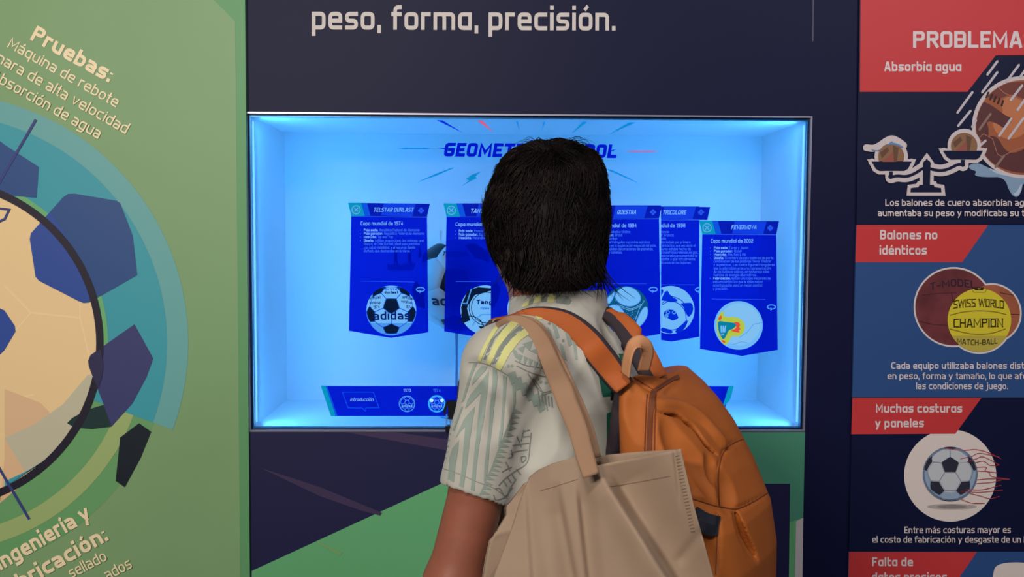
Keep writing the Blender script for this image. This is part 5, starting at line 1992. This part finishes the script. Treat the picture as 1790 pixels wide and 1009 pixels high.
slit = [(1150, 718), (1168, 723), (1186, 727), (1200, 738), (1213, 748), (1225, 764), (1236, 779), (1246, 788), (1256, 796)]
carveb(slit, .0045, -.001, .002)
carveb(slit, .0055, -.008, .002)
carveb([(1286, 892), (1293, 918), (1306, 948), (1324, 978)], .0045, -.003, .002)
P, Q = fb.nets()
P = relax(P, Q, 1)
pbv = bvh_of(P, Q)
exb = []
for pts, w, m in (([(1260, 801), (1268, 786), (1284, 774), (1316, 762)], 1.6, ORGD), ([(1210, 872), (1235, 880), (1256, 886), (1286, 890), (1312, 880), (1342, 862)], 1.8, ORGD), ([(1260, 800), (1255, 834), (1257, 886)], 1.6, ORGD), ([(1255, 900), (1253, 950), (1251, 1005)], 1.8, ORGD), ([(1096, 652), (1120, 668), (1143, 682)], 1.2, ORGD), ([(1131, 690), (1129, 740), (1127, 800), (1126, 900)], 2.2, ORGD), ([(1146, 690), (1145, 740), (1144, 800), (1143, 900)], 2.2, ORGD)):
    for q in stroke(spline([np.array(p) for p in pts], 8), w):
        d = decal(pbv, q, m, .0008)
        if d and d[1]: exb.append(d)
quad_mesh('main_body', P, Q, ORG, pack, exb)


def ribbon_on(bvh, pts, w, m, lift, name, parent, thick=.003):
    """flat band lying on a surface"""
    C_ = spline([np.array(p, float) for p in pts], 8)
    V, Fc = [], []
    rows = []
    for i in range(len(C_)):
        d = C_[min(i + 1, len(C_) - 1)] - C_[max(i - 1, 0)]
        n = np.array([-d[1], d[0]]) / np.linalg.norm(d)
        row = []
        for s in (-.5, 0, .5):
            q = C_[i] + n * w * s
            h = hit(bvh, q[0], q[1])
            if h is None: break
            row.append((h[0] + h[1] * lift, h[0] + h[1] * (lift - thick)))
        if len(row) == 3: rows.append(row)
    for r in rows:
        for a, c in r: V += [a, c]
    for i in range(len(rows) - 1):
        o, p = i * 6, (i + 1) * 6
        Fc += [(o, o + 2, p + 2, p), (o + 2, o + 4, p + 4, p + 2), (o + 1, p + 1, p + 3, o + 3), (o + 3, p + 3, p + 5, o + 5), (o, p, p + 1, o + 1), (o + 4, o + 5, p + 5, p + 4)]
    b = PB()
    b.mesh(V, Fc, m)
    return b.build(name, parent, smooth=False)


ribbon_on(pbv, [(1143, 684), (1139, 700), (1137, 740), (1135, 800), (1134, 880), (1133, 960)], 9, M('zipper_brown', (112, 60, 34), 0.6, bump=0.4, bscale=1800), .0018, 'zipper', pack)
ribbon_on(pbv, [(1143, 684), (1158, 674), (1172, 665), (1186, 659)], 7, M('zipper_brown', None), .0018, 'zipper', pack)
ribbon_on(pbv, [(1208, 900), (1224, 911), (1240, 917), (1254, 919)], 33, M('webbing_black', (30, 34, 48), 0.7, bump=0.3, bscale=1200), .005, 'compression_strap', pack, .004)
fp_ = Field(L(0, -.15, 1.08) - np.array([.2, .2, .26]), L(0, -.15, 1.08) + np.array([.2, .2, .26]), 0.004)
fp_.loft(PN, (PU, PB_), [(.87, 0, .148, .10, .012), (1.0, 0, .148, .116, .014), (1.2, 0, .148, .112, .014), (1.29, 0, .15, .09, .012)], 0, power=4)
P, Q = fp_.nets()
quad_mesh('back_panel', relax(P, Q, 1), Q, MESHD, pack)


def band(name, rows, thick, m_top, m_under, parent, bulge=.003, label=None, trim=0):
    """strap from rows of (centre, half-width vector, normal)"""
    V, Fc, mi = [], [], []
    n = 7
    for c, wv, nr in rows:
        nr = nr / np.linalg.norm(nr)
        for k in range(n):
            u = -1 + 2 * k / (n - 1)
            V.append(c + wv * u + nr * bulge * (1 - u * u))
        for k in range(n):
            u = -1 + 2 * k / (n - 1)
            V.append(c + wv * u - nr * thick)
    b = PB()
    top, und = [], []
    for i in range(len(rows) - 1):
        o, p = i * 2 * n, (i + 1) * 2 * n
        for k in range(n - 1):
            (und if (trim > 0 and k >= n - 1 - trim) or (trim < 0 and k < -trim) else top).append((o + k, o + k + 1, p + k + 1, p + k))
            und.append((o + n + k, p + n + k, p + n + k + 1, o + n + k + 1))
        und += [(o, p, p + n, o + n), (o + n - 1, o + 2 * n - 1, p + 2 * n - 1, p + n - 1)]
    e = (len(rows) - 1) * 2 * n
    und += [tuple(range(n))[::-1] + tuple(range(n, 2 * n)), tuple(range(e, e + n)) + tuple(range(e + 2 * n - 1, e + n - 1, -1))]
    b.mesh(V, top, m_top)
    n0 = len(b.v)
    k2 = b.mat(m_under)
    for f in und:
        b.f.append(f)
        b.mi.append(k2)
    o = b.build(name, parent, smooth=True)
    if label: o['label'] = label
    return o


def rows_px(pts, tail=(), lift=.010, smooth_=9):
    """pts: (px, py, half width px, depth or None); None = lying on the shirt"""
    C_ = spline([np.array([p[0], p[1], p[2]], float) for p in pts], 6)
    T_ = []
    for i, c in enumerate(C_):
        j = min(i / 6, len(pts) - 1)
        a, b_ = int(math.floor(j)), min(int(math.floor(j)) + 1, len(pts) - 1)
        ta, tb = pts[a][3], pts[b_][3]
        h = hit(shirt_bvh, c[0], c[1])
        th = (h[0] - CAM) @ CF - lift if h is not None else None
        if ta is not None and tb is not None:
            t = ta + (tb - ta) * (j - a)
            if th is not None: t = min(t, th)
        else: t = th
        T_.append(t)
    idx = [i for i, t in enumerate(T_) if t is not None]
    T_ = list(np.interp(range(len(T_)), idx, [T_[i] for i in idx]))
    for _ in range(smooth_):
        T_ = [T_[0]] + [(T_[i - 1] + 2 * T_[i] + T_[i + 1]) / 4 for i in range(1, len(T_) - 1)] + [T_[-1]]
    for i, c in enumerate(C_):
        h = hit(shirt_bvh, c[0], c[1])
        if h is not None: T_[i] = min(T_[i], (h[0] - CAM) @ CF - .006)
    rows = []
    for i, c in enumerate(C_):
        d = C_[min(i + 1, len(C_) - 1)][:2] - C_[max(i - 1, 0)][:2]
        n = np.array([-d[1], d[0]]) / np.linalg.norm(d)
        A, B = att(c[0] - n[0] * c[2], c[1] - n[1] * c[2], T_[i]), att(c[0] + n[0] * c[2], c[1] + n[1] * c[2], T_[i])
        # lean the band with the cloth under it
        h = hit(shirt_bvh, c[0], c[1])
        nr = -ray(c[0], c[1])
        nr = nr / np.linalg.norm(nr)
        if h is not None:
            nr = nr + h[1] * .8
        wv = (B - A) / 2
        nr = nr / np.linalg.norm(nr)
        wv = wv - nr * (wv @ nr) * .7
        rows.append(((A + B) / 2, wv, nr))
    for t in tail: rows.append(t)
    return rows


sl = rows_px([(1092, 676, 20, 1.235), (1075, 652, 24, 1.245), (1052, 622, 25, 1.26), (1025, 590, 24, None), (992, 562, 20, None), (955, 549, 15, None), (925, 546, 10, None), (903, 550, 6, None)])
lastc = sl[-1][0]
w0 = PU * .026
sl += [(L(-.088, .055, 1.372), w0, PV + ZV), (L(-.086, .09, 1.335), w0, PV + ZV * .4), (L(-.086, .115, 1.27), w0, PV), (L(-.086, .124, 1.18), w0, PV), (L(-.10, .128, 1.08), w0 * .6, PV), (L(-.15, .09, .98), w0 * .45, PV - PU * .8), (L(-.16, -.05, .93), w0 * .4, -PU), (L(-.115, -.15, .92), w0 * .4, -PU)]
band('shoulder_strap', sl, .009, STRAPM, MESHD, pack, .003, trim=1)
sr = rows_px([(1146, 664, 22, 1.30), (1127, 628, 23, 1.325), (1107, 592, 22, 1.345), (1086, 565, 18, 1.365), (1064, 546, 11, 1.39)])
sr += [(L(.085, .03, 1.385), w0, PV + ZV), (L(.088, .08, 1.35), w0, PV + ZV * .4), (L(.095, .12, 1.27), w0, PV), (L(.105, .14, 1.18), w0, PV), (L(.125, .135, 1.08), w0 * .6, PV), (L(.155, .08, .98), w0 * .45, PV + PU * .8), (L(.165, -.05, .93), w0 * .4, PU), (L(.115, -.15, .92), w0 * .4, PU)]
band('shoulder_strap', sr, .012, STRAPM, MESHD, pack, .003, trim=-3)
# grab loop
LOOPM = M('loop_tan', (190, 136, 98), 0.7)
lp = [att(x, y, t) for x, y, t in ((1094, 656, 1.222), (1096, 640, 1.218), (1099, 622, 1.215), (1106, 605, 1.216), (1118, 599, 1.22), (1128, 605, 1.226), (1131, 618, 1.232), (1128, 632, 1.236), (1124, 648, 1.24))]
lp = spline(lp, 6)
rows = []
for i, p in enumerate(lp):
    d = lp[min(i + 1, len(lp) - 1)] - lp[max(i - 1, 0)]
    d = d / np.linalg.norm(d)
    wv = np.cross(d, CF)
    wv = (wv / np.linalg.norm(wv) * .55 + CF * .5 + CR * .3)
    wv = wv - d * (wv @ d)
    wv = wv / np.linalg.norm(wv) * .010
    rows.append((p, wv, np.cross(wv, d)))
band('grab_loop', rows, .002, LOOPM, LOOPM, pack, .0005)

# ------------------------------------------------------------------ beige tote bag
TOTE = M('cotton_beige', (152, 131, 112), 0.85, noise=0.04, nscale=18, bump=0.07, bscale=1600)
TOTES = M('cotton_stitch', (124, 104, 86), 0.85)
TOTEH = M('cotton_handle', (150, 119, 94), 0.85, bump=0.15, bscale=1300)
tote = empty('tote_bag', at(1040, 1100, -.86), 'beige cotton tote bag hanging from the left shoulder, before the orange backpack', 'tote bag')


def pl(pts, u):
    """point along a polyline of (param, x, y)"""
    k = [p[0] for p in pts]
    return np.array([np.interp(u, k, [p[1] for p in pts]), np.interp(u, k, [p[2] for p in pts])])


NS, NT = 96, 60
topf = [(0, 925, 834), (.06, 940, 822), (.16, 966, 810), (.28, 998, 801), (.37, 1022, 795), (.41, 1032, 808), (.45, 1042, 814), (.6, 1085, 806), (.8, 1140, 795), (1, 1190, 785)]
lef = [(0, 925, 834), (.15, 908, 878), (.3, 896, 918), (.6, 864, 1003), (1, 836, 1110)]
rig = [(0, 1190, 785), (.18, 1203, 842), (.3, 1213, 885), (.5, 1231, 950), (.7, 1247, 1009), (1, 1266, 1110)]
topb = [(0, 915, 846), (.15, 960, 822), (.4, 1028, 800), (.5, 1050, 796), (.7, 1105, 790), (1, 1190, 784)]
leb = [(0, 915, 846), (.12, 884, 886), (.2, 884, 902), (.3, 868, 930), (.4, 855, 945), (.5, 848, 976), (.62, 843, 1006), (1, 826, 1112)]


def coons(tp, lf, rg, s, t):
    bl, br_ = pl(lf, 1), pl(rg, 1)
    bot = bl + (br_ - bl) * s
    a = pl(tp, s) * (1 - t) + bot * t
    b_ = pl(lf, t) * (1 - s) + pl(rg, t) * s
    c = (pl(tp, 0) * (1 - s) + pl(tp, 1) * s) * (1 - t) + bot * t
    return a + b_ - c


def sm(a, b_, x):
    t = min(1, max(0, (x - a) / (b_ - a)))
    return t * t * (3 - 2 * t)


def fold_line(p, a, b_):
    a, b_ = np.array(a, float), np.array(b_, float)
    d = (b_ - a) / np.linalg.norm(b_ - a)
    n = np.array([-d[1], d[0]])
    if n[0] < 0: n = -n
    return (p - a) @ n, (p - a) @ d


def front_y(p, s, t):
    y = -.832 - .045 * t * (1 - s) - .10 * s - .022 * s * t
    d, l = fold_line(p, (1036, 812), (1160, 1009))     # the long pleat from the handle
    g = min(1, max(0, l / 60))
    y += g * (-.013 * (math.exp(-(d / 30) ** 2) if d < 0 else 1 - sm(0, 10, d)) + .027 * (sm(2, 24, d) - sm(27, 120, d)))
    d, l = fold_line(p, (1012, 830), (1032, 1009))
    y += min(1, max(0, l / 50)) * .010 * (sm(-12, 0, d) - sm(0, 30, d))
    d, l = fold_line(p, (968, 840), (1000, 1009))
    y += min(1, max(0, l / 60)) * .013 * (sm(-45, 0, d) - sm(0, 12, d))
    d, l = fold_line(p, (925, 850), (935, 1009))
    y += .006 * (sm(-12, 0, d) - sm(0, 40, d))
    d, l = fold_line(p, (1185, 985), (1232, 925))
    y += .005 * math.exp(-(d / 9) ** 2) * sm(-10, 15, l) * (1 - sm(60, 85, l))
    d, l = fold_line(p, (1180, 795), (1192, 900))
    y += .004 * math.exp(-(d / 4) ** 2) * (1 - sm(60, 110, l))
    d, l = fold_line(p, (1150, 830), (1130, 960))
    y += -.006 * math.exp(-(d / 30) ** 2)
    return y


V, Fc = [], []
for j in range(NT + 1):
    for i in range(NS + 1):
        s, t = i / NS, j / NT
        p = coons(topf, lef, rig, s, t)
        V.append(at(p[0], p[1], front_y(p, s, t)))
nf = len(V)
for j in range(NT + 1):
    for i in range(NS + 1):
        s, t = i / NS, j / NT
        p = coons(topb, leb, rig, s, t)
        p[0] += .4 * s
        y = -.818 + .008 * math.sin(math.pi * s) - .095 * s * s - .015 * s * t - .032 * (1 - s) * sm(.05, .35, t)
        V.append(at(p[0], p[1], y))
w = NS + 1
for j in range(NT):
    for i in range(NS):
        o = j * w + i
        Fc.append((o, o + w, o + w + 1, o + 1))
        o += nf
        Fc.append((o, o + 1, o + w + 1, o + w))
    Fc.append((j * w + NS, (j + 1) * w + NS, (j + 1) * w + NS + nf, j * w + NS + nf))
for i in range(NS): Fc.append((NT * w + i, NT * w + i + nf, NT * w + i + 1 + nf, NT * w + i + 1))
# left side: a gusset folded inwards
gi = len(V)
for j in range(NT + 1):
    a, b_ = np.array(V[j * w]), np.array(V[nf + j * w])
    V.append((a + b_) / 2 + np.array([.025, .006, 0]))
for j in range(NT):
    Fc.append((j * w, gi + j, gi + j + 1, (j + 1) * w))
    Fc.append((gi + j, nf + j * w, nf + (j + 1) * w, gi + j + 1))
b = PB()
b.mesh(V, Fc, TOTE)
tbv = BVHTree.FromPolygons([tuple(v) for v in V], Fc)
st_ = PB()


def td(q, m=TOTES, lift=.0008):
    d = decal(tbv, q, m, lift)
    if d and d[1]: st_.mesh(d[0], d[1], m)


for i in range(24):
    t = i / 23
    x, y = 1184 + 27 * t, 797 + 132 * t
    td([(x - 3.5, y), (x + 4, y - 1.5), (x + 4, y - .3), (x - 3.5, y + 1.4)])
for l in ([(945, 858), (985, 846), (1010, 838)], [(1060, 852), (1120, 842), (1172, 832)]):
    for q in stroke(spline([np.array(p, float) for p in l], 6), .9): td(q)
st_.build('stitching', tote)
bb = b.build('bag_body', tote, smooth=True)
so = bb.modifiers.new('thickness', 'SOLIDIFY')
so.thickness = .0012


def handle(pts, tail, thick, lift):
    return band('handle', rows_px(pts, tail, lift), thick, TOTEH, TOTEH, tote, .0008)


hw = PU * .016
tl = [(L(-.108, .045, 1.368), hw, PV + ZV), (L(-.10, .085, 1.325), hw, PV + ZV * .3), (L(-.093, .112, 1.25), hw, PV), (L(-.09, .122, 1.15), hw, PV), (L(-.11, .10, 1.06), hw * .8, PV - PU)]
handle([(1034, 832, 15, 1.150), (1024, 800, 16, 1.158), (1010, 752, 17, 1.170), (988, 695, 18, 1.185), (966, 640, 18, 1.205), (944, 592, 17, None), (920, 566, 14, None), (893, 558, 9, None), (868, 568, 5, None)], tl, .0025, .014)
hw2 = PU * .015
tl2 = [(L(-.098, .047, 1.374), hw2, PV + ZV), (L(-.092, .09, 1.33), hw2, PV + ZV * .3), (L(-.085, .116, 1.25), hw2, PV), (L(-.082, .126, 1.15), hw2, PV)]
handle([(1044, 800, 7, 1.185), (1030, 752, 9, 1.19), (1000, 680, 10, 1.205), (975, 628, 10, 1.225), (955, 590, 10, None), (935, 566, 9, None), (912, 556, 6, None), (892, 555, 4, None)], tl2, .002, .008)
